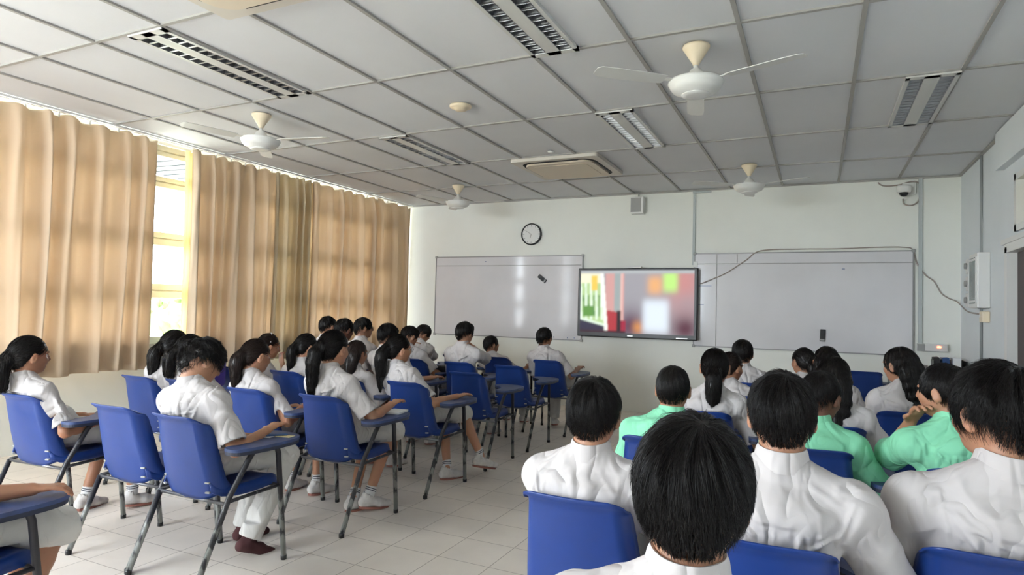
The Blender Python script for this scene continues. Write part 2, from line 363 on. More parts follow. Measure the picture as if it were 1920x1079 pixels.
# ------------------------------------------------------------------ ceiling fixtures
def light_fixture(x0, y0, label):
    r = empty('ceiling_light', (x0 + .15, y0 + .6, CE)); w, l = .30, 1.19
    mb = MB()
    for sx_ in (-1, 1):
        mb.box((sx_ * (w / 2 - .012), 0, .001), (.024, l, .026))
    mb.box((0, 0, .001), (.085, l, .026))
    for sy in (-1, 1): mb.box((0, sy * (l / 2 - .020), .0015), (w, .05, .027))
    mb.build('fixture_frame', 'fix', r)
    for sx_ in (-1, 1):
        cx = sx_ * .0845; mb = MB()
        n = 17
        for k in range(n):
            y = -l / 2 + .05 + (l - .1) * k / (n - 1)
            mb.prism([(-.042, -.010), (.042, -.010), (.042, .003), (-.042, .003)], -.004, .0005, None, (cx, y, -.006))
            mb.box((cx, y, .004), (.084, .003, .03), Matrix.Rotation(.25, 3, 'X'))
        for q in (-.040, .040): mb.box((cx + q, 0, .005), (.004, l - .06, .034))
        mb.build('louver', 'louver', r)
        MB().tube([(cx, -l / 2 + .03, .030), (cx, l / 2 - .03, .030)], .012, 10).build('tube', 'tube', r, True)
        MB().box((cx, 0, .055), (.086, l - .04, .004)).build('reflector', 'dark', r)
    tag(r, label, 'ceiling light', 'recessed louvred twin-tube lights')
light_fixture(-3.70, 2.355, 'recessed twin-tube louvred light nearest the windows and camera')
light_fixture(-3.70, 4.755, 'recessed louvred light beyond the left fan, toward the front')
light_fixture(-1.60, 2.355, 'recessed louvred light cut by the top edge of the photo')
light_fixture(-1.60, 4.755, 'recessed louvred light between the air conditioner and the right fans')
light_fixture(.50, 4.755, 'dark recessed louvred light nearest the right wall')
# cut the ceiling slab above the lights so the recess is real
def cutter():
    mb = MB()
    for x0, y0 in ((-3.70, 2.355), (-3.70, 4.755), (-1.60, 2.355), (-1.60, 4.755), (.50, 4.755)): mb.box((x0 + .15, y0 + .595, CE + .03), (.27, 1.16, .07))
    bm = bmesh.new()
    o = mb.build('cut', None); return o
co = cutter(); md = ce.modifiers.new('b', 'BOOLEAN'); md.object = co; md.operation = 'DIFFERENCE'; md.solver = 'EXACT'
dg = bpy.context.evaluated_depsgraph_get(); me = bpy.data.meshes.new_from_object(ce.evaluated_get(dg)); ce.modifiers.clear(); ce.data = me
bpy.data.objects.remove(co)

def fan(x, y, ang, label):
    r = empty('ceiling_fan', (x, y, CE), ang)
    MB().lathe([(.078, 0), (.078, -.012), (.066, -.03), (.02, -.105), (.018, -.115)], n=32).build('canopy', 'cream', r, True)
    MB().lathe([(.014, -.10), (.014, -.13), (.03, -.14), (.058, -.18), (.085, -.20), (.09, -.212)], n=32).build('rod_cover', 'fan_white', r, True)
    o = MB().lathe([(.125, -.205), (.155, -.208), (.158, -.222), (.150, -.228), (.148, -.242), (.13, -.265), (.085, -.285), (.07, -.290)], n=36).build('motor', 'fan_white', r, True)
    MB().lathe([(.082, -.284), (.080, -.292), (.05, -.296), (.01, -.297)], n=28).build('motor_cap', 'white_metal', r, True)
    for k in range(3):
        a = k * 2 * PI / 3; R = Matrix.Rotation(a, 3, 'Z') @ Matrix.Rotation(math.radians(9), 3, 'X')
        poly = [(.20, -.045), (.30, -.055), (.50, -.058), (.60, -.052), (.625, -.03), (.625, .03), (.60, .05), (.5, .052), (.3, .05), (.20, .04)]
        b = MB().prism(poly, -.002, .002, R, (0, 0, -.218)).build('blade', 'fan_blade', r)
        MB().box(R @ Vector((.185, 0, 0)) + Vector((0, 0, -.216)), (.10, .03, .004), R).build('blade_bracket', 'fan_white', b)
    tag(r, label, 'ceiling fan', 'white ceiling fans with cream canopies')
fan(-4.19, 3.82, math.radians(132), 'white ceiling fan with cream canopy near the curtains')
fan(-4.17, 7.01, math.radians(128), 'small far ceiling fan in the corner by the curtains')
fan(-.655, 3.77, math.radians(100), 'largest white ceiling fan, nearest on the right half')
fan(-.66, 7.02, math.radians(95), 'far ceiling fan close to the front wall above the whiteboard')

def cassette(x, y, label):
    r = empty('air_conditioner', (x, y, CE))
    def rr(w, rad, n=8):
        P = []
        for cx, cy, a0 in ((w - rad, w - rad, 0), (-w + rad, w - rad, PI / 2), (-w + rad, -w + rad, PI), (w - rad, -w + rad, 1.5 * PI)):
            for k in range(n + 1): a = a0 + k / n * PI / 2; P.append((cx + rad * math.cos(a), cy + rad * math.sin(a)))
        return P
    auto(MB().prism(rr(.475, .03), -.035, 0).build('panel', 'ac_rim', r))
    MB().prism(rr(.405, .14), -.037, -.030).build('air_slot', 'dark', r)
    auto(MB().prism(rr(.375, .13), -.058, -.034).build('intake_cover', 'ac', r))
    g = MB().prism(rr(.30, .08), -.061, -.056).build('grille', 'ac', r)
    for a in range(4):
        R = Matrix.Rotation(a * PI / 2, 3, 'Z'); MB().box(R @ Vector((.392, 0, -.04)), (.02, .5, .006), R @ Matrix.Rotation(.4, 3, 'Y')).build('louver_flap', 'black', r)
    tag(r, label, 'air conditioner', 'ceiling cassette air conditioners')
cassette(-2.45, 6.43, 'square cream cassette air conditioner in the ceiling before the front wall')
cassette(-2.43, 1.92, 'cream ceiling cassette air conditioner cut by the top edge')
o = MB().lathe([(.085, 0), (.085, -.012), (.07, -.022), (.05, -.024), (.045, -.036), (.01, -.038)], (-2.51, 4.22, CE)).build('smoke_detector', 'cream', None, True); tag(o, 'round cream smoke detector on the ceiling left of the fan', 'smoke detector')
o = MB().lathe([(.035, 0), (.03, -.012), (.012, -.02)], (-2.39, 5.78, CE)).build('sprinkler', 'white_metal', None, True); tag(o, 'small white sprinkler cap above the air conditioner', 'sprinkler')

# ------------------------------------------------------------------ front wall things
def whiteboard(x0, x1, z0, z1, label, seams, marks):
    r = empty('whiteboard', ((x0 + x1) / 2, FY, z0)); cx = r.location.x; w = x1 - x0; h = z1 - z0
    MB().box((0, -.012, h / 2), (w - .01, .016, h - .01)).build('board_surface', 'board', r)
    for nm, c, d in (('frame_bar', (0, -.014, h), (w, .022, .013)), ('frame_bar', (0, -.014, 0), (w, .022, .013)), ('frame_bar', (-w / 2, -.014, h / 2), (.014, .022, h)), ('frame_bar', (w / 2, -.014, h / 2), (.014, .022, h))):
        MB().box(c, d).build(nm, 'board_frame', r)
    mb = MB()
    for a in (-1, 1):
        for b in (0, 1): mb.box((a * w / 2, -.017, b * h), (.035, .03, .035), bev=.004)
    mb.build('corner_cap', 'grey', r)
    mb = MB()
    for (xa, za, xb, zb) in seams:
        mb.tube([(xa - cx, -.0205, za - z0), (xb - cx, -.0205, zb - z0)], .004, 4)
    mb.build('ruled_line', 'grey', r)
    mb = MB()
    for (x, z, ww, hh) in marks: mb.box((x - cx, -.021, z - z0), (ww, .002, hh))
    if marks: mb.build('pen_mark', 'pen', r)
    tag(r, label, 'whiteboard')
whiteboard(-5.25, -2.90, .90, 2.06, 'wide glossy whiteboard left of the television', [(-5.25, 1.93, -2.92, 1.93)], [(-4.4, 1.99, .02, .008), (-3.1, .93, .008, .02), (-3.0, .93, .008, .02), (-3.3, .93, .008, .02)])
whiteboard(-1.41, .945, .90, 2.06, 'whiteboard with ruled columns right of the television', [(-1.41, 1.93, .94, 1.93), (-1.14, 2.05, -1.14, .91), (-.9, 2.05, -.9, 1.94)], [(-1.28, 1.655, .16, .006), (-1.33, 1.42, .08, .004), (.26, 1.86, .03, .008)])
def eraser(x, z, ang, label):
    r = empty('whiteboard_eraser', (x, FY - .02, z)); R = Matrix.Rotation(ang, 3, 'Y')
    MB().box((0, -.012, 0), (.055, .024, .14), R, .006).build('eraser_body', 'black', r)
    MB().box(R @ Vector((0, -.026, 0)), (.035, .004, .05), R).build('eraser_label', 'pouch', r)
    MB().box(R @ Vector((0, -.0262, -.052)), (.05, .003, .018), R).build('eraser_tip', 'grey', r)
    tag(r, label, 'eraser')
eraser(-3.49, 1.74, math.radians(-52), 'dark magnetic eraser stuck slanting on the left whiteboard')
eraser(.05, 1.09, math.radians(3), 'dark magnetic eraser upright low on the right whiteboard')

# television
r = empty('television', (-2.135, FY - .03, .965)); tw, th = 1.57, .91
o = MB().box((0, -.06, th / 2), (tw, .08, th), bev=.012).build('television_case', 'black', r)
MB().box((0, .0, th / 2), (1.0, .05, .5)).build('wall_bracket', 'grey', r)
# picture on the screen: coloured grid of small quads, emissive
NX, NY = 160, 90
X, Y = np.meshgrid((np.arange(NX) + .5) / NX, (np.arange(NY) + .5) / NY)   # y up
def sm(a, b, x): t = np.clip((x - a) / (b - a), 0, 1); return t * t * (3 - 2 * t)
img = np.zeros((NY, NX, 3)) + np.array([.34, .33, .36])
def blob(cx, cy, rx, ry, col, pw=1.):
    global img
    g = np.exp(-((((X - cx) / rx) ** 2) ** pw + (((Y - cy) / ry) ** 2) ** pw))[..., None]; img = img * (1 - g) + np.array(col) * g
blob(.92, .8, .16, .5, (.55, .25, .24)); blob(.95, .45, .1, .2, (.40, .28, .30)); blob(.80, .83, .065, .17, (.50, .85, .22), 2); blob(.67, .77, .065, .15, (.80, .42, .18), 1.5)
blob(.46, .12, .13, .25, (.10, .04, .08)); blob(.93, .10, .12, .22, (.10, .03, .05)); blob(.53, .10, .05, .10, (.6, .25, .08)); blob(.68, .28, .115, .27, (.72, .80, .88), 3)
mk = (X > .23) & (X < .40); img[mk] = (.62, .34, .32); mk = (X > .31) & (X < .37); img[mk] = (.33, .38, .38); mk = (X > .37) & (X < .385); img[mk] = (.80, .50, .45)
mk = (X > .24) & (X < .36) & (Y < .36 - .25 * (X - .24)); img[mk] = (.42, .04, .05); mk = (X > .335) & (X < .375) & (Y < .36); img[mk] = (.02, .015, .02); mk = (X > .375) & (X < .42) & (Y < .2); img[mk] = (.35, .02, .05)
mk = X < .20 + .05 * (1 - Y); base = np.array([.45, .62, .28]); img[mk] = base
g = np.sin(X * 130 + 2 * Y) * .5 + .5; mk2 = mk & (Y > .2) & (Y < .85) & (g > .72); img[mk2] = (.80, .95, .80); mk2 = mk & (g < .18) & (Y > .25) & (Y < .6); img[mk2] = (.10, .25, .08)
mk2 = mk & (Y > .80); img[mk2] = (.88, .85, .62); mk2 = mk & (X > .10) & (X < .155) & (Y > .68) & (Y < .92); img[mk2] = (.85, .58, .10)
mk2 = mk & (Y > .26) & (Y < .42) & (X > .03) & (X < .12); img[mk2] = (.12, .30, .06)
mk2 = (X < .23) & (Y < .17 - .5 * X + .05); img[mk2] = (.035, .03, .06); mk2 = (X < .24) & (Y < .24 - .45 * X) & (Y > .20 - .45 * X); img[mk2] = (.75, .90, .75)
mk2 = (X > .185 + .05 * (.9 - Y)) & (X < .215 + .05 * (.9 - Y)); img[mk2] = (.95, .95, .88)
mk2 = (Y < .035 - .0) & (X < .42); img[mk2] = (.05, .02, .03); mk2 = (Y > .955); img[mk2] = (.42, .45, .46)
for _ in range(2):
    for ax_ in (0, 1):
        pd = np.pad(img, [(1, 1) if k_ == ax_ else (0, 0) for k_ in range(3)], 'edge'); img = (pd.take(range(0, img.shape[ax_]), ax_) + 2 * img + pd.take(range(2, img.shape[ax_] + 2), ax_)) / 4
sw, sh = 1.49, .815
vs = []; 
for j in range(NY + 1):
    for i in range(NX + 1): vs.append((-sw / 2 + sw * i / NX, -.1012, .062 + sh * j / NY))
fs = [(j * (NX + 1) + i, j * (NX + 1) + i + 1, (j + 1) * (NX + 1) + i + 1, (j + 1) * (NX + 1) + i) for j in range(NY) for i in range(NX)]
m = bpy.data.materials.new('screen_picture'); m.use_nodes = True; nt = m.node_tree; b = nt.nodes['Principled BSDF']
b.inputs['Base Color'].default_value = (.01, .01, .01, 1); b.inputs['Roughness'].default_value = .5; b.inputs['Specular IOR Level'].default_value = .2
va = nt.nodes.new('ShaderNodeVertexColor'); va.layer_name = 'picture'; nt.links.new(va.outputs['Color'], b.inputs['Emission Color']); b.inputs['Emission Strength'].default_value = 0.34
scr = link_mesh('screen', vs, fs, m, r, False)
ca = scr.data.color_attributes.new('picture', 'FLOAT_COLOR', 'POINT'); pd = np.pad(img, ((1, 1), (1, 1), (0, 0)), 'edge'); pt = (pd[:-1, :-1] + pd[1:, :-1] + pd[:-1, 1:] + pd[1:, 1:]) / 4
cols = np.ones(((NY + 1) * (NX + 1), 4), np.float32); cols[:, :3] = pt.reshape(-1, 3); ca.data.foreach_set('color', cols.ravel())
MB().box((-.02, -.085, th + .012), (.19, .05, .022), bev=.004).build('webcam_bar', 'white_metal', r)
mb = MB(); mb.box((-.06, -.102, .028), (.07, .003, .012)); mb.box((.60, -.102, .022), (.14, .003, .010)); mb.build('front_sticker', 'alu', r)
tag(r, 'black wall television showing a blurred presenter in white', 'television')

# clock
r = empty('wall_clock', (-3.675, FY, 2.372)); RXm = Matrix.Rotation(PI / 2, 3, 'X')
MB().lathe([(.150, 0), (.156, .01), (.156, .035), (.148, .042), (.138, .042), (.138, .026)], R=RXm, n=40).build('clock_rim', 'black', r, True)
MB().lathe([(.139, .022), (.139, .027), (.001, .027)], R=RXm, n=40).build('clock_face', 'white_metal', r)
mb = MB()
for k in range(12):
    a = k * PI / 6; R = Matrix.Rotation(a, 3, 'Y'); mb.box(R @ Vector((0, -.0285, .12)), (.004, .002, .018 if k % 3 else .026), R)
mb.build('hour_mark', 'black', r)
for nm, a, l, ww in (('hour_hand', math.radians(198), .060, .009), ('minute_hand', math.radians(-60), .10, .006)):
    R = Matrix.Rotation(a, 3, 'Y'); MB().box(R @ Vector((0, -.031, l / 2)), (ww, .002, l), R).build(nm, 'grey', r)
tag(r, 'round white wall clock with a black rim above the left whiteboard', 'clock')
# speaker
r = empty('speaker', (-2.14, FY, 2.59))
MB().box((0, -.06, .11), (.17, .12, .22), bev=.006).build('speaker_cabinet', 'white_metal', r)
MB().box((-.012, -.122, .112), (.135, .006, .185), bev=.002).build('speaker_grille', 'grey', r)
MB().tube([(.0, -.03, .22), (.0, -.03, .285)], .008).build('speaker_cable', 'grey', r, True)
tag(r, 'small box speaker high on the front wall above the television', 'speaker')
# cctv
r = empty('security_camera', (.84, FY, 2.70))
MB().box((.06, -.02, .05), (.13, .04, .13), bev=.01).build('junction_box', 'white_metal', r)
MB().tube([(.05, -.04, .06), (.03, -.12, .06)], .016).build('bracket', 'white_metal', r, True)
MB().lathe([(.062, .05), (.070, .03), (.068, -.02), (.05, -.03)], (0, -.13, .02)).build('camera_housing', 'white_metal', r, True)
MB().lathe([(.046, -.028), (.042, -.05), (.025, -.068), (.004, -.073)], (0, -.13, .02)).build('camera_dome', 'black', r, True)
tag(r, 'white dome security camera below the ceiling in the front right', 'security camera')
def cable(name, pts, rad, m, label, cat, n=6):
    P = [Vector(p) for p in pts]; out = []
    for i in range(len(P) - 1):
        p0 = P[max(i - 1, 0)]; p1 = P[i]; p2 = P[i + 1]; p3 = P[min(i + 2, len(P) - 1)]
        for k in range(8):
            t = k / 8; out.append(.5 * ((2 * p1) + (-p0 + p2) * t + (2 * p0 - 5 * p1 + 4 * p2 - p3) * t * t + (-p0 + 3 * p1 - 3 * p2 + p3) * t ** 3))
    out.append(P[-1]); o = MB().tube(out, rad, n).build(name, m, None, True); tag(o, label, cat); return o
F = FY - .012
cable('camera_cable', [(.60, F, 2.84), (.66, F, 2.80), (.80, F, 2.80), (.92, F, 2.83), (1.0, F, 2.80), (1.0, F, 2.64), (.94, F, 2.57), (.86, F, 2.58), (.84, F - .05, 2.63)], .008, 'cable', 'beige cable looping around the security camera', 'cable')
cable('television_cable', [(-1.33, F - .03, 1.68), (-1.20, F - .025, 1.735), (-1.02, F - .025, 1.82), (-.80, F - .025, 1.97), (-.63, F - .025, 2.085), (-.2, F - .01, 2.098), (.2, F - .01, 2.095), (.6, F - .01, 2.105), (.85, F - .01, 2.10), (.94, F, 2.07), (.98, F, 1.92), (1.06, F, 1.79), (1.14, F, 1.72), (1.20, F, 1.60), (1.27, F, 1.54), (1.34, F - .05, 1.50), (1.375, 7.9, 1.40), (1.372, 7.4, 1.37), (1.37, 7.08, 1.35)], .007, 'cable', 'thin beige cable running along the top of the right whiteboard to a socket', 'cable')
o = MB().box((-1.425, FY - .01, 2.39), (.03, .02, .94)).build('cable_trunking', 'conduit_l'); tag(o, 'vertical grey trunking above the television corner', 'trunking')
o = MB().box((1.01, FY - .014, 1.95), (.035, .028, 1.82)).build('cable_trunking', 'conduit_l'); tag(o, 'tall vertical grey trunking right of the right whiteboard', 'trunking')
o = MB().tube([(RX - .012, 7.26, CE), (RX - .012, 7.26, .9)], .012).build('conduit_pipe', 'conduit', None, True); tag(o, 'vertical conduit pipe running down the right wall', 'pipe')
o = MB().box((-1.33, FY - .03, 2.84), (.22, .03, .02)).build('cable_trunking', 'conduit_l'); tag(o, 'short horizontal trunking under the ceiling beside the far fan', 'trunking')
o = MB().box((-1.40, FY - .02, 1.925), (.05, .03, .075), bev=.004).build('wall_socket', 'white_metal'); tag(o, 'small white socket box above the television corner', 'socket')
r = empty('circuit_breaker', (1.12, FY, .965))
MB().box((0, -.03, .035), (.28, .06, .085), bev=.008).build('breaker_box', 'white_metal', r)
MB().box((-.105, -.062, .035), (.07, .006, .075)).build('breaker_cover', 'grey', r)
MB().box((.06, -.062, .045), (.035, .006, .014)).build('indicator_lamp', mat('led_red', (.8, .1, .05), .4, emit=((1, .15, .05), 4)), r)
tag(r, 'white isolator box with a glowing red lamp on the front wall', 'electrical box')
# right wall switch panel
r = empty('switch_panel', (RX, 7.12, 1.42))
MB().box((-.05, 0, .25), (.10, .34, .50), bev=.01).build('panel_cabinet', 'white_metal', r)
MB().box((-.102, 0, .25), (.006, .27, .42)).build('panel_window', mat('panel_glass', (.16, .19, .18), .2), r)
mb = MB()
for z in (.06, .44): mb.box((-.105, 0, z), (.012, .30, .02))
for y in (-.15, .15): mb.box((-.105, y, .25), (.012, .02, .42))
mb.build('panel_bezel', 'white_metal', r)
tag(r, 'white framed switch panel on the right wall beside the door', 'switch panel')
for k, (z, d_, lab) in enumerate(((1.83, .15, 'top'), (1.66, .12, 'middle'), (1.50, .08, 'lowest'))):
    r = empty('fan_regulator', (RX, 7.46, z)); MB().box((-.045, 0, 0), (.09, .12, .14), bev=.008).build('regulator_body', 'white_metal', r)
    MB().lathe([(.03, 0), (.028, .02), (.005, .022)], (-.09, 0, 0), R=Matrix.Rotation(-PI / 2, 3, 'Y')).build('knob', 'grey', r, True)
    tag(r, '%s of the three white fan regulators stacked on the right wall' % lab, 'fan regulator', 'fan regulators on the right wall')
r = empty('wall_socket', (RX, 7.03, 1.34)); MB().box((-.03, 0, 0), (.06, .12, .10), bev=.008).build('socket_plate', 'cream', r); MB().box((-.063, .02, .01), (.006, .02, .03)).build('socket_switch', 'paper', r)
tag(r, 'cream wall socket directly under the switch panel', 'socket')
# desk in the corner with a file holder
r = empty('desk', (1.02, 7.86, 0))
MB().box((0, 0, .70), (.70, .60, .03), bev=.005).build('desktop', 'white_metal', r)
for a in (-1, 1):
    for b in (-1, 1): MB().tube([(a * .31, b * .26, 0), (a * .31, b * .26, .69)], .016).build('leg', 'grey', r, True)
MB().box((0, .2, .5), (.62, .02, .3)).build('modesty_panel', 'white_metal', r)
tag(r, 'small pale desk in the front right corner', 'desk')
r = empty('file_holder', (1.22, 7.9, .716)); mb = MB(); mb.box((0, .09, .09), (.28, .01, .17)); mb.box((-.14, 0, .085), (.008, .19, .17)); mb.box((.14, 0, .085), (.008, .19, .17)); mb.box((0, 0, .004), (.28, .19, .008)); mb.box((0, -.09, .05), (.28, .008, .09)); mb.build('holder_tray', 'black', r)
tag(r, 'black desktop file holder standing on the corner desk', 'file holder')
for k, (x, w_, mm, t_, lab) in enumerate(((-.105, .05, 'pouch', .1, 'dark folder leaning at the left end of the file holder'), (-.03, .06, 'pen', .05, 'blue-black binder in the middle of the file holder'), (.06, .07, 'paper', 0, 'white stack of papers in the file holder'))):
    o = MB().box((1.22 + x, 7.90, .716 + .105), (w_, .15, .19), Matrix.Rotation(-t_, 3, 'Y'), .003).build('binder', mm); tag(o, lab, 'binder', 'files in the desktop holder')
o = MB().lathe([(.05, 0), (.075, .03), (.08, .10), (.085, .11), (.08, .112), (.07, .03), (.04, .006)], (.95, 7.88, .716)).build('plastic_bowl', mat('frosted_plastic', (.42, .40, .40), .3), None, True); tag(o, 'greyish plastic bowl on the corner desk beside the files', 'bowl')

# ------------------------------------------------------------------ outside
S(MB().box((-60, 10, -4.0), (106, 200, .1)).build('ground', 'land'))
o = MB()
for k in range(26): o.box((-7.2 - k * .0005, 3.0 + k * .22, 3.02), (2.0, .11, .03), Matrix.Rotation(math.radians(1.5), 3, 'Y'))
o.box((-7.2, 6, 3.02), (2.0, 6.4, .012), Matrix.Rotation(math.radians(1.5), 3, 'Y'))
r = empty('awning', (-6.3, 5.0, 2.9)); a_ = o
a_.v = [(x + 6.3, y - 5.0, z - 2.9) for x, y, z in a_.v]; a_.build('awning_sheet', 'awning', r)
MB().tube([(-.12, -1.35, -.08), (-1.75, -.25, .06)], .03, 4).build('awning_brace', 'white_metal', r); MB().box((-1.95, 0, .10), (.05, 6.4, .07)).build('awning_edge', 'white_metal', r)
tag(r, 'corrugated metal awning outside the uncovered window', 'awning')
def tree(x, y, h, rad, m, label, seed):
    r_ = np.random.default_rng(seed); root = empty('tree', (x, y, -3.95))
    MB().tube([(0, 0, 0), (.1, .05, h * .4), (0, .1, h * .75)], [.16, .12, .06], 8).build('trunk', 'bark', root, True)
    bm = bmesh.new()
    for k in range(26):
        c = r_.normal(0, 1, 3); c /= np.linalg.norm(c); c = c * rad * r_.uniform(.3, .85); c[2] = c[2] * .7 + h * .8
        a = bmesh.ops.create_icosphere(bm, subdivisions=2, radius=rad * r_.uniform(.22, .42), matrix=Matrix.Translation(c))
        for v_ in a['verts']: v_.co += Vector(r_.normal(0, .06 * rad, 3))
    me = bpy.data.meshes.new('foliage'); bm.to_mesh(me); bm.free(); me.materials.append(M[m]); o = bpy.data.objects.new('foliage', me); C.objects.link(o); o.parent = root
    tag(root, label, 'tree', 'trees outside the uncovered window')
tree(-33, 24.5, 4.6, 2.4, 'leaf_t', 'green tree outside at the right edge of the uncovered window', 1)
tree(-41, 22.3, 4.2, 2.3, 'leaf_t', 'pale green tree outside at the upper left of the view', 2)
tree(-27, 18.6, 3.2, 1.7, 'leaf_o', 'orange-tinged shrub outside, low in the uncovered window', 3)
tree(-29, 21.6, 3.0, 1.6, 'leaf_o', 'orange-tinged shrub outside near the window sill line', 4)
tree(-24, 17.0, 2.7, 1.5, 'leaf_t', 'low green bush outside just above the window sill', 5)
r = empty('lamp_post', (-40, 27.6, -3.95)); MB().tube([(0, 0, 0), (0, 0, 6.2)], .07).build('post', 'grey', r, True); MB().box((.1, 0, 6.25), (.5, .2, .12)).build('lamp_head', 'grey', r); tag(r, 'thin lamp post outside against the white sky', 'lamp post')
r = empty('building', (-42, 30.5, -3.95)); MB().box((0, 0, 1.9), (4, 3, 3.8)).build('wall', 'bldg', r); MB().box((0, 0, 3.9), (4.4, 3.4, .25)).build('roof', 'grey', r); MB().box((2.02, 0, 2.2), (.06, 1.2, .9)).build('window', 'grey', r); tag(r, 'small pale building outside behind the trees', 'building')
print('shell', time.time() - T0)

# ------------------------------------------------------------------ chairs
# local frame: origin on the floor at the centre of the four feet, sitter faces +Y
def shell_sheet(fn, nu, nv, th):
    top = [fn(i / nu * 2 - 1, j / nv) for j in range(nv + 1) for i in range(nu + 1)]
    P = np.array(top).reshape(nv + 1, nu + 1, 3)
    du = np.gradient(P, axis=1); dv = np.gradient(P, axis=0); N = np.cross(du, dv); N /= np.linalg.norm(N, axis=2, keepdims=True) + 1e-9
    Q = P - N * th; a = (nu + 1) * (nv + 1)
    vs = np.concatenate([P.reshape(-1, 3), Q.reshape(-1, 3)]); fs = []
    I = lambda i, j: j * (nu + 1) + i
    for j in range(nv):
        for i in range(nu):
            fs.append((I(i, j), I(i + 1, j), I(i + 1, j + 1), I(i, j + 1))); fs.append((a + I(i, j), a + I(i, j + 1), a + I(i + 1, j + 1), a + I(i + 1, j)))
    for i in range(nu):
        fs.append((I(i, 0), a + I(i, 0), a + I(i + 1, 0), I(i + 1, 0))); fs.append((I(i, nv), I(i + 1, nv), a + I(i + 1, nv), a + I(i, nv)))
    for j in range(nv):
        fs.append((I(0, j), I(0, j + 1), a + I(0, j + 1), a + I(0, j))); fs.append((I(nu, j), a + I(nu, j), a + I(nu, j + 1), I(nu, j + 1)))
    return vs, fs
def back_fn(u, v):
    z = .372 + .400 * v
    w = .205 - .045 * v
    # rounded top corners and bottom
    yb = -.155 - .085 * v + .018 * (1 - v) ** 3
    au = abs(u); x = u * w
    fwd = .030 * au ** 2 + .065 * max(0, (au - .80) / .20) ** 1.2       # wraps forward, flanged side
    if au > .8: x = math.copysign(w * (.8 + .2 * math.sin((au - .8) / .2 * PI / 2) * .85), u)
    tv = max(0, (v - .93) / .07); y = yb + fwd * (1 - .35 * tv) - .022 * tv ** 2   # rim rolls back
    z -= .022 * max(0, (au - .72) / .28) ** 2 * max(0, (v - .6) / .4) ** 1.5 * 1.4
    z += .05 * max(0, (au - .4) / .6) ** 2 * max(0, 1 - v * 4)
    return (x, y, z)
def seat_fn(u, v):
    y = -.140 + .375 * v; w = .168 + .037 * min(1, v / .25) + .008 * math.sin(PI * v) - .02 * max(0, (v - .85) / .15) ** 2
    au = abs(u); z = .428 - .012 * math.sin(PI * min(1, v * 1.1)) + .014 * au ** 3 - .03 * max(0, (v - .86) / .14) ** 1.6
    z -= .045 * max(0, (au - .93) / .07)
    z += .02 * max(0, .12 - v) / .12
    return (u * w, y, z)
TAB = [(.350, -.10), (.362, .0), (.36, .12), (.345, .21), (.30, .262), (.22, .285), (.14, .28), (.085, .25), (.075, .19), (.11, .14), (.17, .09), (.215, .03), (.232, -.04), (.238, -.11), (.255, -.145), (.295, -.155), (.335, -.14)]
def smooth_poly(P, n=3):
    P = [Vector(p) for p in P]; N = len(P); out = []
    for i in range(N):
        p0, p1, p2, p3 = P[i - 1], P[i], P[(i + 1) % N], P[(i + 2) % N]
        for k in range(n):
            t = k / n; q = .5 * ((2 * p1) + (-p0 + p2) * t + (2 * p0 - 5 * p1 + 4 * p2 - p3) * t * t + (-p0 + 3 * p1 - 3 * p2 + p3) * t ** 3); out.append((q.x, q.y))
    return out
def make_chair():
    r = empty('tablet_arm_chair')
    v, f = shell_sheet(back_fn, 28, 20, .006); link_mesh('backrest', v, f, 'blue', r)
    v, f = shell_sheet(seat_fn, 26, 18, -.007); link_mesh('seat', v, f, 'blue', r)
    t = .0135
    MB().tube([(-.235, -.26, .012), (-.205, -.135, .375)], t).build('leg', 'tube_black', r, True)
    MB().tube([(-.225, .235, .012), (-.20, .17, .385)], t).build('leg', 'tube_black', r, True)
    MB().tube([(.235, -.26, .012), (.245, -.10, .40)] + arc((.262, -.02, .55), (.268, .015, .612), (.268, .05, .614), 5) + [], t).build('leg', 'tube_black', r, True)
    MB().tube([(.235, .25, .012)] + arc((.262, .165, .56), (.268, .145, .612), (.268, .11, .614), 5), t).build('leg', 'tube_black', r, True)
    MB().tube([(.268, .05, .614), (.268, .11, .614)], t).build('arm_support', 'tube_black', r, True)
    MB().tube([(-.212, -.135, .372), (.240, -.118, .372)], .009).build('rear_crossbar', 'chrome_dark', r, True)
    MB().tube([(-.205, -.135, .378), (-.20, .17, .392)], .009).build('side_rail', 'tube_black', r, True)
    MB().tube([(.242, -.118, .378), (.255, .19, .395)], .009).build('side_rail', 'tube_black', r, True)
    MB().tube([(-.202, .16, .388), (.252, .185, .392)], .009).build('front_crossbar', 'tube_black', r, True)
    tb = auto(MB().prism(smooth_poly(TAB), .622, .636).build('writing_tablet', 'tablet', r))
    MB().prism([(x * .985 + .004, y * .985) for x, y in smooth_poly(TAB)], .606, .6225).build('tablet_underside', 'tablet_edge', tb)
    for x, z in ((-.150, .462), (.150, .462), (-.155, .418), (.155, .418)): MB().box((x, -.146, z), (.024, .012, .008), Matrix.Rotation(math.copysign(.3, x), 3, 'Z'), .002).build('mounting_bolt', 'grey', r)
    for x, y in ((-.235, -.26), (-.225, .235), (.235, -.26), (.235, .25)): MB().lathe([(.015, 0), (.0155, .02), (.012, .026)], (x, y, 0), n=10).build('foot_cap', 'black', r, True)
    return r
def dup(root):
    c = root.copy(); C.objects.link(c)
    for ch in root.children:
        q = ch.copy(); C.objects.link(q); q.parent = c
        for g in ch.children: k = g.copy(); C.objects.link(k); k.parent = q
    return c
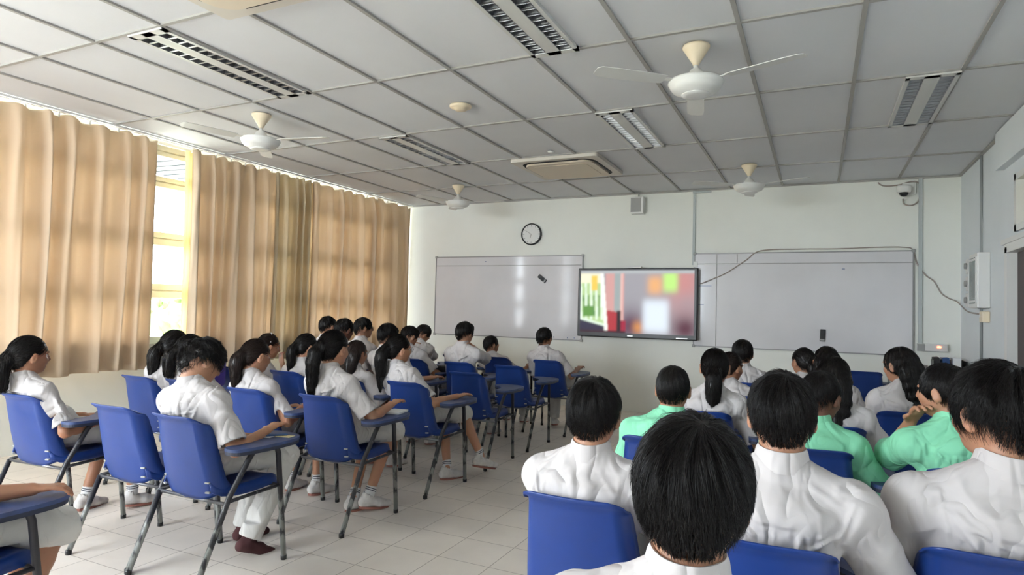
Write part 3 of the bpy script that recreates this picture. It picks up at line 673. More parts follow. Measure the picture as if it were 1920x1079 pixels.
# x, y of the rear feet line, yaw degrees, label
CH = {
 'A0': (-2.62, .84, 0, 'chair cut by the lower left corner, under the reaching arm'),
 'A1': (-3.95, 1.97, 2, 'leftmost blue chair at the left edge, behind the ponytailed girl'),
 'A2': (-3.19, 2.01, 0, 'empty blue tablet chair between the left edge girl and the curly-haired boy'),
 'A3': (-2.69, 1.99, -2, 'blue tablet chair of the curly-haired boy, with paper on its tablet'),
 'B1': (-4.28, 2.87, 0, 'blue chair nearest the curtain, under the uncovered window'),
 'B2': (-3.86, 2.90, 0, 'blue chair mostly hidden behind the curly-haired boy'),
 'B3': (-3.20, 2.84, 0, 'blue chair of the girl with brown ponytail, just behind the paper on the tablet'),
 'B5': (-2.63, 2.87, 0, 'blue chair in the clear centre left, holding the girl with the longest ponytail'),
 'B6': (-4.50, 3.72, 0, 'hidden chair beneath the purple bag near the window'),
 'B4': (-3.78, 3.74, 0, 'blue chair backrest behind the girl with a raised hand'),
 'B7': (-3.22, 3.74, 0, 'chair of the brown-haired pupil hidden behind the longest ponytail'),
 'C6': (-2.62, 3.72, -2, 'blue tablet chair of the girl with glasses and white hair ribbon'),
 'C7': (-3.42, 4.60, 0, 'chair hidden behind the girl with the white hair ribbon'),
 'C8': (-4.08, 4.60, 0, 'chair of the faded-haired boy near the curtain'),
 'C2': (-2.63, 4.58, 0, 'empty blue tablet chair in the aisle, with its tablet pointing right'),
 'D8': (-4.68, 5.05, 0, 'chair of the boy in front of the curtain, left of the faded-haired boy'),
 'D9': (-4.20, 5.0, 0, 'chair of the bespectacled boy in front of the curtain'),
 'D0': (-3.74, 5.40, 0, 'blue chair of the boy with glasses beside the hand-on-face boy'),
 'D1': (-3.17, 5.38, 0, 'blue chair directly behind the boy with his hand at his cheek'),
 'D4': (-2.62, 5.38, 0, 'empty blue tablet chair nearest the whiteboard, in the aisle'),
 'E0': (-4.26, 6.22, 0, 'chair of the pupil resting head on hand by the corner'),
 'E6': (-3.72, 6.24, 0, 'small-looking empty chair close to the front wall, left'),
 'D3': (-3.18, 6.22, 0, 'blue chair of the smallest boy under the left whiteboard'),
 'D5': (-2.58, 6.22, 0, 'blue tablet chair of the front boy nearest the television'),
 'R1': (-.635, 1.72, 0, 'large near blue chair backrest left of the big dark head'),
 'R2': (-.22, .80, 0, 'chair of the nearest boy, hidden below the photo edge'),
 'G1': (-.62, 2.72, 2, 'blue chair whose corner shows behind the first mint shirt'),
 'W1': (-.575, 3.60, 0, 'blue chair of the girl with a ponytail on the right half'),
 'Wb': (-.46, 4.42, 0, 'blue chair behind the pupil beside the ponytailed girl'),
 'W2': (-.50, 5.30, 0, 'chair of the boy sitting in front of the right whiteboard'),
 'R3': (-.11, 1.61, 0, 'near blue chair at the bottom, behind the broad white-shirted back'),
 'G2': (-.04, 2.84, 4, 'blue chair behind the thin mint-shirted boy'),
 'W5': (.06, 3.50, 0, 'dark blue chair of the girl with very long loose hair'),
 'W4': (.03, 4.42, 0, 'chair of the rear dark-haired girl in the right block'),
 'W3': (-.10, 5.20, 0, 'chair of the girl facing left before the right whiteboard'),
 'W6': (.46, 4.25, 3, 'blue chair of the long-haired girl turned to the left'),
 'R5': (.42, 7.20, 0, 'empty blue chair close to the front wall on the right'),
 'G3': (.50, 2.74, 4, 'blue chair behind the mint-shirted boy with hand at his mouth'),
 'R4': (.385, 1.79, 0, 'near blue chair at the lower right corner'),
}
chair0 = make_chair(); first = True; CHO = {}
for k, (x, y, a, lab) in CH.items():
    o = chair0 if first else dup(chair0); first = False
    o.location = (x, y + .25, 0); o.rotation_euler = (0, 0, math.radians(a)); tag(o, lab, 'chair', 'blue tablet-arm chairs'); CHO[k] = o
print('chairs', time.time() - T0)

# ------------------------------------------------------------------ people: signed-distance bodies turned into single smooth meshes
f4 = np.float32
def unit(v): v = np.asarray(v, float); return v / (np.linalg.norm(v) + 1e-12)
class Field:
    def __init__(s, lo, hi, h):
        s.lo = np.array(lo, float); s.h = h; s.n = np.ceil((np.array(hi) - s.lo) / h).astype(int) + 1
        s.d = np.full(tuple(s.n), .3, f4)
    def sub(s, lo, hi):
        a = np.clip(np.floor((np.array(lo) - s.lo) / s.h).astype(int), 0, s.n - 1); b = np.clip(np.ceil((np.array(hi) - s.lo) / s.h).astype(int) + 1, 1, s.n)
        b = np.maximum(b, a + 1); sl = tuple(slice(i, j) for i, j in zip(a, b))
        ax = [(s.lo[k] + s.h * np.arange(a[k], b[k])).astype(f4) for k in range(3)]
        return sl, ax[0][:, None, None], ax[1][None, :, None], ax[2][None, None, :]
    def op(s, fn, lo, hi, k=.012, mode='u'):
        pad = k + 3 * s.h; sl, X, Y, Z = s.sub(np.array(lo) - pad, np.array(hi) + pad)
        v = fn(X, Y, Z).astype(f4); c = s.d[sl]
        if mode == 'u':
            q = np.maximum(k - np.abs(c - v), 0) / max(k, 1e-6); s.d[sl] = np.minimum(c, v) - q * q * k * .25
        elif mode == 'sub':
            v = -v; q = np.maximum(k - np.abs(c - v), 0) / max(k, 1e-6); s.d[sl] = np.maximum(c, v) + q * q * k * .25
        elif mode == 'int':
            q = np.maximum(k - np.abs(c - v), 0) / max(k, 1e-6); s.d[sl] = np.maximum(c, v) + q * q * k * .25
    def seg(s, p0, p1, r0, r1, k=.012, mode='u'):
        p0 = np.array(p0, float); p1 = np.array(p1, float); D = p1 - p0; L = D @ D + 1e-12
        def fn(X, Y, Z):
            t = np.clip(((X - p0[0]) * D[0] + (Y - p0[1]) * D[1] + (Z - p0[2]) * D[2]) / L, 0, 1)
            return np.sqrt((X - p0[0] - t * D[0]) ** 2 + (Y - p0[1] - t * D[1]) ** 2 + (Z - p0[2] - t * D[2]) ** 2) - (r0 + (r1 - r0) * t)
        R = max(r0, r1); s.op(fn, np.minimum(p0, p1) - R, np.maximum(p0, p1) + R, k, mode)
    def eseg(s, p0, p1, lat, a0, a1, b0, b1, k=.012, mode='u', cap=.8):
        p0 = np.array(p0, float); p1 = np.array(p1, float); D = p1 - p0; L = np.linalg.norm(D); F = D / L
        lat = unit(np.array(lat) - F * (np.array(lat) @ F)); n = np.cross(F, lat)
        def fn(X, Y, Z):
            x, y, z = X - p0[0], Y - p0[1], Z - p0[2]
            w = x * F[0] + y * F[1] + z * F[2]; t = np.clip(w / L, 0, 1); w = w - t * L
            u = x * lat[0] + y * lat[1] + z * lat[2]; v = x * n[0] + y * n[1] + z * n[2]
            a = a0 + (a1 - a0) * t; b = b0 + (b1 - b0) * t; c = np.minimum(a, b) * cap
            rho = np.sqrt((u / a) ** 2 + (v / b) ** 2 + (w / c) ** 2) + 1e-6; l = np.sqrt(u * u + v * v + w * w)
            return np.where(rho < .25, -.75 * np.minimum(a, b), (rho - 1) * l / rho)
        R = max(a0, a1, b0, b1); s.op(fn, np.minimum(p0, p1) - R, np.maximum(p0, p1) + R, k, mode)
    def ell(s, c, B, r, k=.012, mode='u'):
        c = np.array(c, float); B = np.array(B); r = np.array(r, float)     # B rows: local axes in world
        def fn(X, Y, Z):
            x, y, z = X - c[0], Y - c[1], Z - c[2]
            u = [x * B[i][0] + y * B[i][1] + z * B[i][2] for i in range(3)]
            rho = np.sqrt(sum((u[i] / r[i]) ** 2 for i in range(3))) + 1e-6; l = np.sqrt(sum(q * q for q in u))
            return np.where(rho < .2, -.8 * r.min(), (rho - 1) * l / rho)
        R = r.max(); s.op(fn, c - R, c + R, k, mode)
    def near(s, fn, lo=None, hi=None, band=.02):
        lo = s.lo if lo is None else lo; hi = s.lo + s.h * s.n if hi is None else hi
        sl, X, Y, Z = s.sub(lo, hi); c = s.d[sl]; m = np.abs(c) < band; i, j, k = np.nonzero(m)
        if len(i) == 0: return
        c[m] += fn(X[i, 0, 0], Y[0, j, 0], Z[0, 0, k]).astype(f4)
    def sample(s, P):
        q = (P - s.lo) / s.h; i = np.clip(np.floor(q).astype(int), 1, s.n - 3); t = np.clip(q - i, 0, 1)
        def at_(i): return s.d[i[:, 0], i[:, 1], i[:, 2]]
        def tri(i):
            v = 0
            for a in (0, 1):
                for b in (0, 1):
                    for c in (0, 1):
                        wgt = (t[:, 0] if a else 1 - t[:, 0]) * (t[:, 1] if b else 1 - t[:, 1]) * (t[:, 2] if c else 1 - t[:, 2]); v = v + wgt * at_(i + np.array([a, b, c]))
            return v
        d0 = tri(i); g = np.stack([at_(i + e) - at_(i - e) for e in np.eye(3, dtype=int)], 1) / (2 * s.h); l = np.linalg.norm(g, axis=1, keepdims=True) + 1e-6
        return np.clip(d0, -.02, .02), g / l
    def mesh(s):
        d = s.d; ins = d < 0; nx, ny, nz = d.shape
        cnt = np.zeros((nx - 1, ny - 1, nz - 1), np.uint8)
        for a in (0, 1):
            for b in (0, 1):
                for c in (0, 1): cnt += ins[a:nx - 1 + a, b:ny - 1 + b, c:nz - 1 + c]
        act = (cnt > 0) & (cnt < 8); I = np.argwhere(act); idx = np.full(act.shape, -1, np.int32); idx[act] = np.arange(len(I))
        cor = np.array([(a, b, c) for a in (0, 1) for b in (0, 1) for c in (0, 1)])
        val = np.stack([d[I[:, 0] + a, I[:, 1] + b, I[:, 2] + c] for a, b, c in cor], 1)
        acc = np.zeros((len(I), 3)); n = np.zeros(len(I))
        for p in range(8):
            for q in range(p + 1, 8):
                if np.abs(cor[p] - cor[q]).sum() != 1: continue
                vp, vq = val[:, p], val[:, q]; m = (vp < 0) != (vq < 0)
                t = np.where(m, vp / np.where(m, vp - vq, 1), 0); acc += np.where(m[:, None], cor[p] + t[:, None] * (cor[q] - cor[p]), 0); n += m
        V = (I + acc / n[:, None]) * s.h + s.lo
        F = []
        for ax in range(3):
            sh = [slice(1, -1)] * 3; A = [slice(1, nx - 1), slice(1, ny - 1), slice(1, nz - 1)]
            a0 = list(A); a1 = list(A); a0[ax] = slice(0, d.shape[ax] - 1); a1[ax] = slice(1, d.shape[ax])
            e0, e1 = ins[tuple(a0)], ins[tuple(a1)]; ch = e0 != e1; J = np.argwhere(ch); off = np.array([1, 1, 1]); off[ax] = 0; J = J + off
            u, v = (ax + 1) % 3, (ax + 2) % 3; du = np.zeros(3, int); du[u] = 1; dv = np.zeros(3, int); dv[v] = 1
            g = lambda K: idx[K[:, 0], K[:, 1], K[:, 2]]
            q = np.stack([g(J - du - dv), g(J - dv), g(J), g(J - du)], 1); flip = ~ins[J[:, 0], J[:, 1], J[:, 2]]
            q[flip] = q[flip][:, ::-1]; F.append(q)
        F = np.concatenate(F); F = F[(F >= 0).all(1)]
        return V, F
def np_mesh(name, V, F, m, parent=None):
    me = bpy.data.meshes.new(name); n = len(V); k = F.shape[1]
    me.vertices.add(n); me.vertices.foreach_set('co', V.astype(f4).ravel()); me.loops.add(F.size); me.loops.foreach_set('vertex_index', F.astype(np.int32).ravel())
    me.polygons.add(len(F)); me.polygons.foreach_set('loop_start', (np.arange(len(F)) * k).astype(np.int32)); me.polygons.foreach_set('loop_total', np.full(len(F), k, np.int32))
    me.update(calc_edges=True); me.shade_smooth(); me.materials.append(M[m] if isinstance(m, str) else m)
    o = bpy.data.objects.new(name, me); C.objects.link(o)
    if parent: o.parent = parent
    return o
def rotm(yaw, pitch, roll):
    y, p, r = [math.radians(a) for a in (yaw, pitch, roll)]
    return np.array(Matrix.Rotation(y, 3, 'Z') @ Matrix.Rotation(p, 3, 'X') @ Matrix.Rotation(r, 3, 'Y'))
def ik(a, b, l1, l2, pole):
    a, b = np.array(a, float), np.array(b, float); D = b - a; L = np.linalg.norm(D); mx = (l1 + l2) * .995
    if L > mx: b = a + D / L * mx; D = b - a; L = mx
    x = (l1 * l1 - l2 * l2 + L * L) / (2 * L); hgt = math.sqrt(max(l1 * l1 - x * x, 0)); u = D / L
    pole = np.array(pole, float); w = unit(pole - u * (pole @ u)); return a + u * x + w * hgt, b
def folds(x, y, z, sd, f=1.):
    a = np.sin(26 * f * x + 4 * np.sin(7 * z + sd) + 3 * np.sin(6 * y + sd * 2)); b = np.sin(20 * f * z + 11 * f * x * np.sin(sd) + 3.5 * np.sin(9 * x + sd) + 2 * np.sin(15 * y)); c = np.sin(19 * f * (x * .7 - z) + 3.5 * np.sin(11 * y + 2.2 * sd) + 2 * np.sin(8 * z))
    e = np.sin(9 * x + sd) * np.sin(11 * z + 2 * sd)
    return .6 * np.exp(-np.sqrt(a * a + .01) * 3.0) * (.6 + .4 * e) + .6 * np.exp(-np.sqrt(b * b + .01) * 3.2) * (.6 - .4 * e) + .6 * np.exp(-np.sqrt(c * c + .01) * 3.4) * (.6 + .4 * e) - .25
BACKREST = lambda X, Y, Z: np.where((Z < .785) & (np.abs(X) < .225), (-.143 - .085 * np.clip((Z - .405) / .375, 0, 1) + .075 * np.clip((np.abs(X) - .10) / .08, 0, 1) ** 2 - Y), -.3)
def make_person(name_label, chair, head, hyaw=0, hpitch=0, hroll=0, sex='b', skin='skin', top='shirt', s=.90, hs=None, h=.009, rh=None, lh=None, tyaw=0,
                hair='short', hairm='hair', vol=0., fringe=0., fade=0., pony=None, legs=None, sock='sock', glasses=False, strands=900, tie='tie', sd=0., clip=False, band=None, messy=.3, neckb=0., curly=False, shw=1., ponybend=0., fall=None):
    cx, cyr, ca, _ = CH[chair]; ca = math.radians(ca); cy = cyr + .25
    dx, dy = head[0] - cx, head[1] - cy; H = np.array([dx * math.cos(ca) + dy * math.sin(ca), -dx * math.sin(ca) + dy * math.cos(ca), head[2]])
    hs = hs or s; girl = sex == 'g'
    hyaw -= math.degrees(ca); B = rotm(hyaw, hpitch, hroll); bx, by, bz = B[:, 0], B[:, 1], B[:, 2]; loc = lambda x, y, z: H + (bx * x + by * y + bz * z) * hs
    axes = [bx, by, bz]
    hip = np.array([.12 * H[0], -.035, .535])
    SB = loc(0, -.025, -.085)
    dn = unit(unit(hip - SB) * .75 + np.array([0, -.30 - neckb, -.6])); NB = SB + dn * .066 * s
    sp = unit(hip - NB); yt = math.radians(tyaw + .25 * hyaw); lat = np.array([math.cos(yt), math.sin(yt), 0]); lat = unit(lat + np.array([0, 0, -.25 * (H[0] - hip[0])]) )
    SC = NB + sp * .055 * s; sw = (.168 if not girl else .150) * s * shw
    SH = {1: SC + lat * sw + sp * .035 * s, -1: SC - lat * sw + sp * .035 * s}
    front = unit(np.cross(sp, lat)); front = front if front[1] > 0 else -front
    L1, L2 = .275 * s, .235 * s; poles = {1: (.55, -.35, -.9), -1: (-.55, -.35, -.9)}
    if isinstance(rh, str): rh = loc(.070, .085, -.165) if rh == 'cheek' else loc(.035, .16, -.15); poles[1] = (.55, .75, -.8)
    if isinstance(lh, str): lh = loc(-.045, .13, -.15); poles[-1] = (-.45, .2, -1.3)
    rh = np.array(rh if rh is not None else (.22, .16, .665)); lh = np.array(lh if lh is not None else (-.10, .20, .585))
    EL, HD = {}, {}
    for sg, t in ((1, rh), (-1, lh)):
        EL[sg], HD[sg] = ik(SH[sg], t, L1, L2, poles[sg])
    legs = legs or {}
    KN, AN, TOE = {}, {}, {}
    for sg in (1, -1):
        lg = legs.get(sg, {}); KN[sg] = np.array(lg.get('k', (sg * .10, .40 * s, .50))); AN[sg] = np.array(lg.get('a', (sg * .11, .36 * s, .085))); TOE[sg] = unit(np.array(lg.get('t', (sg * .15, 1, -.12))))
    allp = np.array([H, hip, rh, lh, KN[1], KN[-1], AN[1], AN[-1], SH[1], SH[-1], EL[1], EL[-1], AN[1] + TOE[1] * .2, AN[-1] + TOE[-1] * .2])
    lo = allp.min(0) - .17; hi = allp.max(0) + .17; lo[2] = max(lo[2], -.02); hi[2] = max(hi[2], H[2] + .2)
    hb = h * .8 if h > .006 else h
    f = Field(lo, hi, hb)
    # torso
    P = [hip, hip + (NB - hip) * .33, hip + (NB - hip) * .7, SC + sp * .01]
    bul = front * -.018; P[1] = P[1] + bul * 1.1; P[2] = P[2] + bul * 1.6
    A = [.150, .118, .138, .12]; Bb = [.098, .085, .095, .070]
    if girl: A = [.150, .112, .128, .105]; Bb = [.095, .08, .09, .065]
    for i in range(3): f.eseg(P[i], P[i + 1], lat, A[i] * s, A[i + 1] * s, Bb[i] * s, Bb[i + 1] * s, .03)
    f.seg(SH[-1], SH[1], .042 * s, .042 * s, .04)
    nm = SB * .45 + NB * .55
    for sg in (1, -1): f.seg(nm, SH[sg] * .75 + SC * .25, .036 * s, .036 * s, .04)
    nr = (.050 if not girl else .043) * s; f.eseg(NB, SB, lat, nr * 1.12, nr, nr * 1.12, nr, .02, cap=1)
    # head
    f.ell(H, axes, np.array([.074, .093, .098]) * hs, .0); f.ell(loc(0, .03, -.045), axes, np.array([.060, .062, .068]) * hs, .03)
    f.ell(loc(0, .052, -.088), axes, np.array([.032, .030, .026]) * hs, .03); f.ell(loc(0, -.01, -.05), axes, np.array([.060, .06, .06]) * hs, .03)
    if h < .0095 or True:
        for sg in (1, -1):
            f.ell(loc(sg * .033, .088, -.008), axes, np.array([.017, .014, .011]) * hs, .012, 'sub')
            f.ell(loc(sg * .032, .083, .014), axes, np.array([.024, .010, .007]) * hs, .012)
            f.ell(loc(sg * .036, .065, -.038), axes, np.array([.022, .022, .018]) * hs, .02)
            be = rotm(0, -12, 0); ax2 = [B @ (rotm(sg * -22, 0, 0) @ be)[:, i] for i in range(3)]
            f.ell(loc(sg * .084, -.004, -.022), ax2, np.array([.0095, .020, .034]) * hs, .008)
            f.ell(loc(sg * .095, .002, -.018), ax2, np.array([.006, .010, .018]) * hs, .006, 'sub')
        f.seg(loc(0, .094, .006), loc(0, .108, -.030), .007 * hs, .011 * hs, .012); f.ell(loc(0, .104, -.034), axes, np.array([.017, .010, .009]) * hs, .008)
        f.ell(loc(0, .088, -.058), axes, np.array([.024, .012, .006]) * hs, .008); f.ell(loc(0, .087, -.067), axes, np.array([.020, .011, .006]) * hs, .007)
        f.ell(loc(0, .099, -.0625), axes, np.array([.024, .006, .0016]) * hs, .004, 'sub')
    # arms and hands
    for sg in (1, -1):
        m_ = SH[sg] * .45 + EL[sg] * .55
        f.seg(SH[sg], m_, .046 * s, .042 * s, .02); f.seg(m_, EL[sg], .042 * s, .034 * s, .02)
        q = EL[sg] * .7 + HD[sg] * .3; f.seg(EL[sg], q, .034 * s, .036 * s, .02); f.seg(q, HD[sg], .036 * s, .023 * s, .015)
        fd = unit(HD[sg] - EL[sg]); hp = rh if sg == 1 else lh
        fwd = unit(fd + np.array([0, 0, 0.0])); up = np.array([0, 0, 1.]); side = unit(np.cross(fwd, up)) * 1.0; nup = unit(np.cross(side, fwd))
        if abs(fwd[2]) > .8: side = lat * sg; nup = unit(np.cross(side, fwd))
        hsz = s * (1 if not girl else .92); w0 = HD[sg]; pc = w0 + fwd * .045 * hsz
        f.eseg(w0, pc, side, .024 * hsz, .036 * hsz, .018 * hsz, .013 * hsz, .012); f.eseg(pc, w0 + fwd * .078 * hsz, side, .036 * hsz, .037 * hsz, .013 * hsz, .011 * hsz, .006, cap=.5)
        curl = .5 + .12 * math.sin(sd + sg)
        for i, (o_, ln) in enumerate(((-.030, .066), (-.010, .076), (.010, .070), (.029, .056))):
            o_ *= -sg; p = w0 + fwd * .078 * hsz + side * o_ * hsz; dirv = unit(fwd + side * o_ * 3.0)
            for j, fr in enumerate((.42, .32, .26)):
                an = curl * (j + .35) * (.8 + .12 * i); dv = dirv * math.cos(an) - nup * math.sin(an); q = p + dv * ln * fr * hsz
                f.seg(p, q, (.0098 - .0008 * j) * hsz, (.0090 - .0008 * j) * hsz, .003); p = q
        tb = w0 + fwd * .022 * hsz - side * sg * .026 * hsz; t1 = tb + unit(fwd * .75 - side * sg * .8 - nup * .3) * .036 * hsz; t2 = t1 + unit(fwd - side * sg * .25 - nup * .5) * .032 * hsz
        f.seg(tb, t1, .0135 * hsz, .011 * hsz, .008); f.seg(t1, t2, .0105 * hsz, .0085 * hsz, .003)
    # legs and feet
    HJ = {sg: hip + np.array([sg * .075 * s, .03, -.01]) for sg in (1, -1)}
    for sg in (1, -1):
        f.seg(HJ[sg], KN[sg], .068 * s, .050 * s, .03); c_ = KN[sg] * .68 + AN[sg] * .32 + np.array([0, -.012, 0])
        f.seg(KN[sg], c_, .046 * s, .047 * s, .02); f.seg(c_, AN[sg], .046 * s, .031 * s, .015); f.seg(AN[sg] + np.array([0, 0, -.035]), AN[sg] + TOE[sg] * .11 * s + np.array([0, 0, -.050]), .026 * s, .014 * s, .02)
    f.op(lambda X, Y, Z: BACKREST(X, Y - .014, Z), (-.4, -.6, .40), (.4, .1, .79), .004, 'int')
    V, F = f.mesh(); body = np_mesh('person', V, F, skin); del f
    body.location = (cx, cy, 0); body.rotation_euler = (0, 0, ca)
    # eyes
    for sg in (1, -1):
        e_ = loc(sg * .031, .0735, -.007); mb = MB(); mb.lathe([(.0001, -.012), (.006, -.0104), (.0104, -.006), (.012, 0), (.0104, .006), (.006, .0104), (.0001, .012)], e_, 10); o = mb.build('eye', 'eye', body, True)
        p_ = loc(sg * .031, .0845, -.007); MB().lathe([(.0001, -.003), (.0045, -.001), (.0052, 0), (.0045, .001), (.0001, .003)], p_, 8, Matrix(B.tolist()) @ Matrix.Rotation(PI / 2, 3, 'X')).build('iris', 'iris', o, True)
    # shirt
    allp = np.array([hip, SC, SH[1], SH[-1], EL[1], EL[-1], NB]); lo = allp.min(0) - .17; hi = allp.max(0) + .16
    f = Field(lo, hi, h); g = .016 if not girl else .014
    A2 = [a + g for a in A]; B2 = [b + g for b in Bb]; A2[1] += .022; A2[0] += .006; B2[1] += .012; A2[2] += .008
    for i in range(3): f.eseg(P[i], P[i + 1], lat, A2[i] * s, A2[i + 1] * s, B2[i] * s, B2[i + 1] * s, .035)
    f.seg(SH[-1], SH[1], .054 * s, .054 * s, .04)
    for sg in (1, -1):
        f.seg(nm * .6 + NB * .4, SH[sg] + sp * .004, .038 * s, .050 * s, .06)
        E_ = SH[sg] + (EL[sg] - SH[sg]) * .88; f.seg(SH[sg], SH[sg] * .5 + E_ * .5, .053 * s, .061 * s, .05); f.seg(SH[sg] * .5 + E_ * .5, E_, .063 * s, .074 * s, .02)
    f.near(lambda x, y, z: -(.013 if h < .007 else .013) * folds(x, y, z, sd, 1.0), band=.026)
    # gathered back under the yoke
    yz = .115 * s
    def yoke(x, y, z):
        t = (x - NB[0]) * sp[0] + (y - NB[1]) * sp[1] + (z - NB[2]) * sp[2]; u = (x - NB[0]) * lat[0] + (y - NB[1]) * lat[1] + (z - NB[2]) * lat[2]; vv = (x - NB[0]) * front[0] + (y - NB[1]) * front[1] + (z - NB[2]) * front[2]
        on = (vv < .01) & (np.abs(u) < .15); st = np.clip((t - yz) / .004, 0, 1)
        ga = .0045 * np.abs(np.sin(u * 95 + 2 * np.sin(u * 31 + sd))) * np.clip((t - yz) / .01, 0, 1) * np.exp(-np.maximum(t - yz, 0) / .07) * (np.sin(u * 23 + sd) * .5 + .7)
        return np.where(on, .0042 * st - ga * 1.3 + .001 + .003 * np.exp(-((t - yz) / .004) ** 2), 0) * np.clip((.15 - np.abs(u)) / .05, 0, 1)
    f.near(yoke, band=.018)
    fr = np.random.default_rng(int(sd * 7)); ST = []
    for k in range(9): sg_ = 1 if k % 2 else -1; ST.append((sg_ * fr.uniform(.11, .15), fr.uniform(.06, .15), sg_ * fr.uniform(-.03, .07), fr.uniform(.12, .34), fr.uniform(.005, .0105), fr.uniform(.006, .010)))
    for k in range(9): u_ = fr.uniform(-.11, .11); ST.append((u_, yz + .004, u_ + fr.uniform(-.02, .02), yz + fr.uniform(.05, .17), fr.uniform(.003, .0055), fr.uniform(.004, .0065)))
    for k in range(6): u_ = fr.uniform(-.14, .05); t_ = fr.uniform(.25, .44); ST.append((u_, t_, u_ + fr.uniform(.06, .14), t_ + fr.uniform(-.04, .05), fr.uniform(.006, .011), fr.uniform(.008, .013)))
    for sg_ in (1, -1): ST.append((sg_ * .055, .012, sg_ * .15, .075, .005, .007)); ST.append((sg_ * .165, .05, sg_ * .135, .17, .007, .006))
    def strokes(x, y, z):
        t = ((x - NB[0]) * sp[0] + (y - NB[1]) * sp[1] + (z - NB[2]) * sp[2]) / s; u = ((x - NB[0]) * lat[0] + (y - NB[1]) * lat[1] + (z - NB[2]) * lat[2]) / s; o = np.zeros_like(x)
        t = t + .010 * np.sin(17 * u + sd); u = u + .009 * np.sin(19 * t + sd * 2)
        for (u0, t0, u1, t1, A_, sg_) in ST:
            du, dt = u1 - u0, t1 - t0; q = np.clip(((u - u0) * du + (t - t0) * dt) / (du * du + dt * dt), 0, 1); d2 = (u - u0 - q * du) ** 2 + (t - t0 - q * dt) ** 2; e = A_ * np.maximum(np.sin(PI * np.clip(q * .9 + .08, 0, 1)), 0) ** .6
            o -= e * (np.exp(-d2 / sg_ ** 2) - .5 * np.exp(-d2 / (2.6 * sg_) ** 2))
        return o * .95
    f.near(strokes, band=.022)
    # neck opening, cuffs
    nd = unit(SB - NB); f.seg(NB + nd * .026 * s, SB + nd * .03, nr + .004, nr + .006, .004, 'sub')
    for sg in (1, -1):
        ad_ = unit(EL[sg] - SH[sg]); E_ = SH[sg] + (EL[sg] - SH[sg]) * .84
        def cut(X, Y, Z, E_=E_, a=ad_): return np.sqrt((X - E_[0] - a[0] * .10) ** 2 + (Y - E_[1] - a[1] * .10) ** 2 + (Z - E_[2] - a[2] * .10) ** 2) - .10
        f.op(cut, E_ - .0, E_ + ad_ * .12, .0, 'sub') if False else None
        pl = SH[sg] + (EL[sg] - SH[sg]) * .86
        def cutp(X, Y, Z, p=pl, a=ad_, E=EL[sg]):
            w = (X - p[0]) * a[0] + (Y - p[1]) * a[1] + (Z - p[2]) * a[2]; x, y, z = X - p[0] - a[0] * w, Y - p[1] - a[1] * w, Z - p[2] - a[2] * w
            return np.maximum(-w, np.sqrt(x * x + y * y + z * z) - .105)
        f.op(cutp, pl - .09, pl + .09, .003, 'sub')
        f.seg(pl - ad_ * .022, pl + ad_ * .02, .058 * s, .062 * s, .003, 'sub')
    # collar
    cc = NB + nd * .028 * s + front * .004; cu_ = unit(nd + front * -.30); cl = unit(lat - cu_ * (lat @ cu_)); cf = np.cross(cu_, cl)
    th = max(.0045, h * .62); ch_ = .024 * s
    f.op(BACKREST, (-.4, -.6, .40), (.4, .1, .79), .004, 'int')
    V, F = f.mesh(); so_ = np_mesh('shirt', V, F, top, body); del f
    make_collar(so_, cc, cu_, cl, cf, nr, s, top)
    # skirt or trousers
    allp = np.array([hip, KN[1], KN[-1], AN[1], AN[-1]]); lo = allp.min(0) - .17; hi = allp.max(0) + .15; lo[2] = max(lo[2], -.01)
    if girl: lo[2] = min(KN[1][2], KN[-1][2]) - .13
    f = Field(lo, hi, h); f.eseg(hip + np.array([0, .02, .09 * s]), hip + np.array([0, .03, -.01]), lat, .128 * s, .158 * s, .10 * s, .105 * s, .03)
    for sg in (1, -1):
        if girl:
            ex = KN[sg] + unit(KN[sg] - HJ[sg]) * .02 + np.array([0, 0, -.02]); f.seg(HJ[sg], ex, .082 * s, .078 * s, .06)
        else:
            f.seg(HJ[sg], KN[sg], .082 * s, .064 * s, .03); f.seg(KN[sg], AN[sg] + np.array([0, 0, .02]), .066 * s, .066 * s, .02)
    if girl: f.eseg(HJ[1] * .5 + HJ[-1] * .5, KN[1] * .5 + KN[-1] * .5 + np.array([0, 0, -.01]), (1, 0, 0), .12, .15 * s, .07, .075 * s, .05)
    f.near(lambda x, y, z: -.009 * folds(x, z, y, sd + 2, .8), band=.02)
    if girl:
        kp = KN[1] * .5 + KN[-1] * .5
        def hem(X, Y, Z): return -(kp[1] + .052 - Y) + 0 * X + 0 * Z
        f.op(lambda X, Y, Z: (Y - kp[1] - .045) + 0 * X + 0 * Z, lo, hi, .0, 'int')
    else:
        for sg in (1, -1):
            zc = AN[sg]; dv = unit(AN[sg] - KN[sg])
            f.op(lambda X, Y, Z: -np.maximum(-((X - zc[0]) * dv[0] + (Y - zc[1]) * dv[1] + (Z - zc[2]) * dv[2]), np.sqrt((X - zc[0]) ** 2 + (Y - zc[1]) ** 2 + (Z - zc[2]) ** 2) - .078), zc - .12, zc + .12, .0, 'int')
    zs_ = .452
    f.op(lambda X, Y, Z: np.where((Y < .20), zs_ - Z, -.1 + 0 * Z) + 0 * X, (-.5, -.6, .2), (.5, .20, .46), .004, 'int')
    V, F = f.mesh(); np_mesh('skirt' if girl else 'trousers', V, F, 'skirt', body); del f
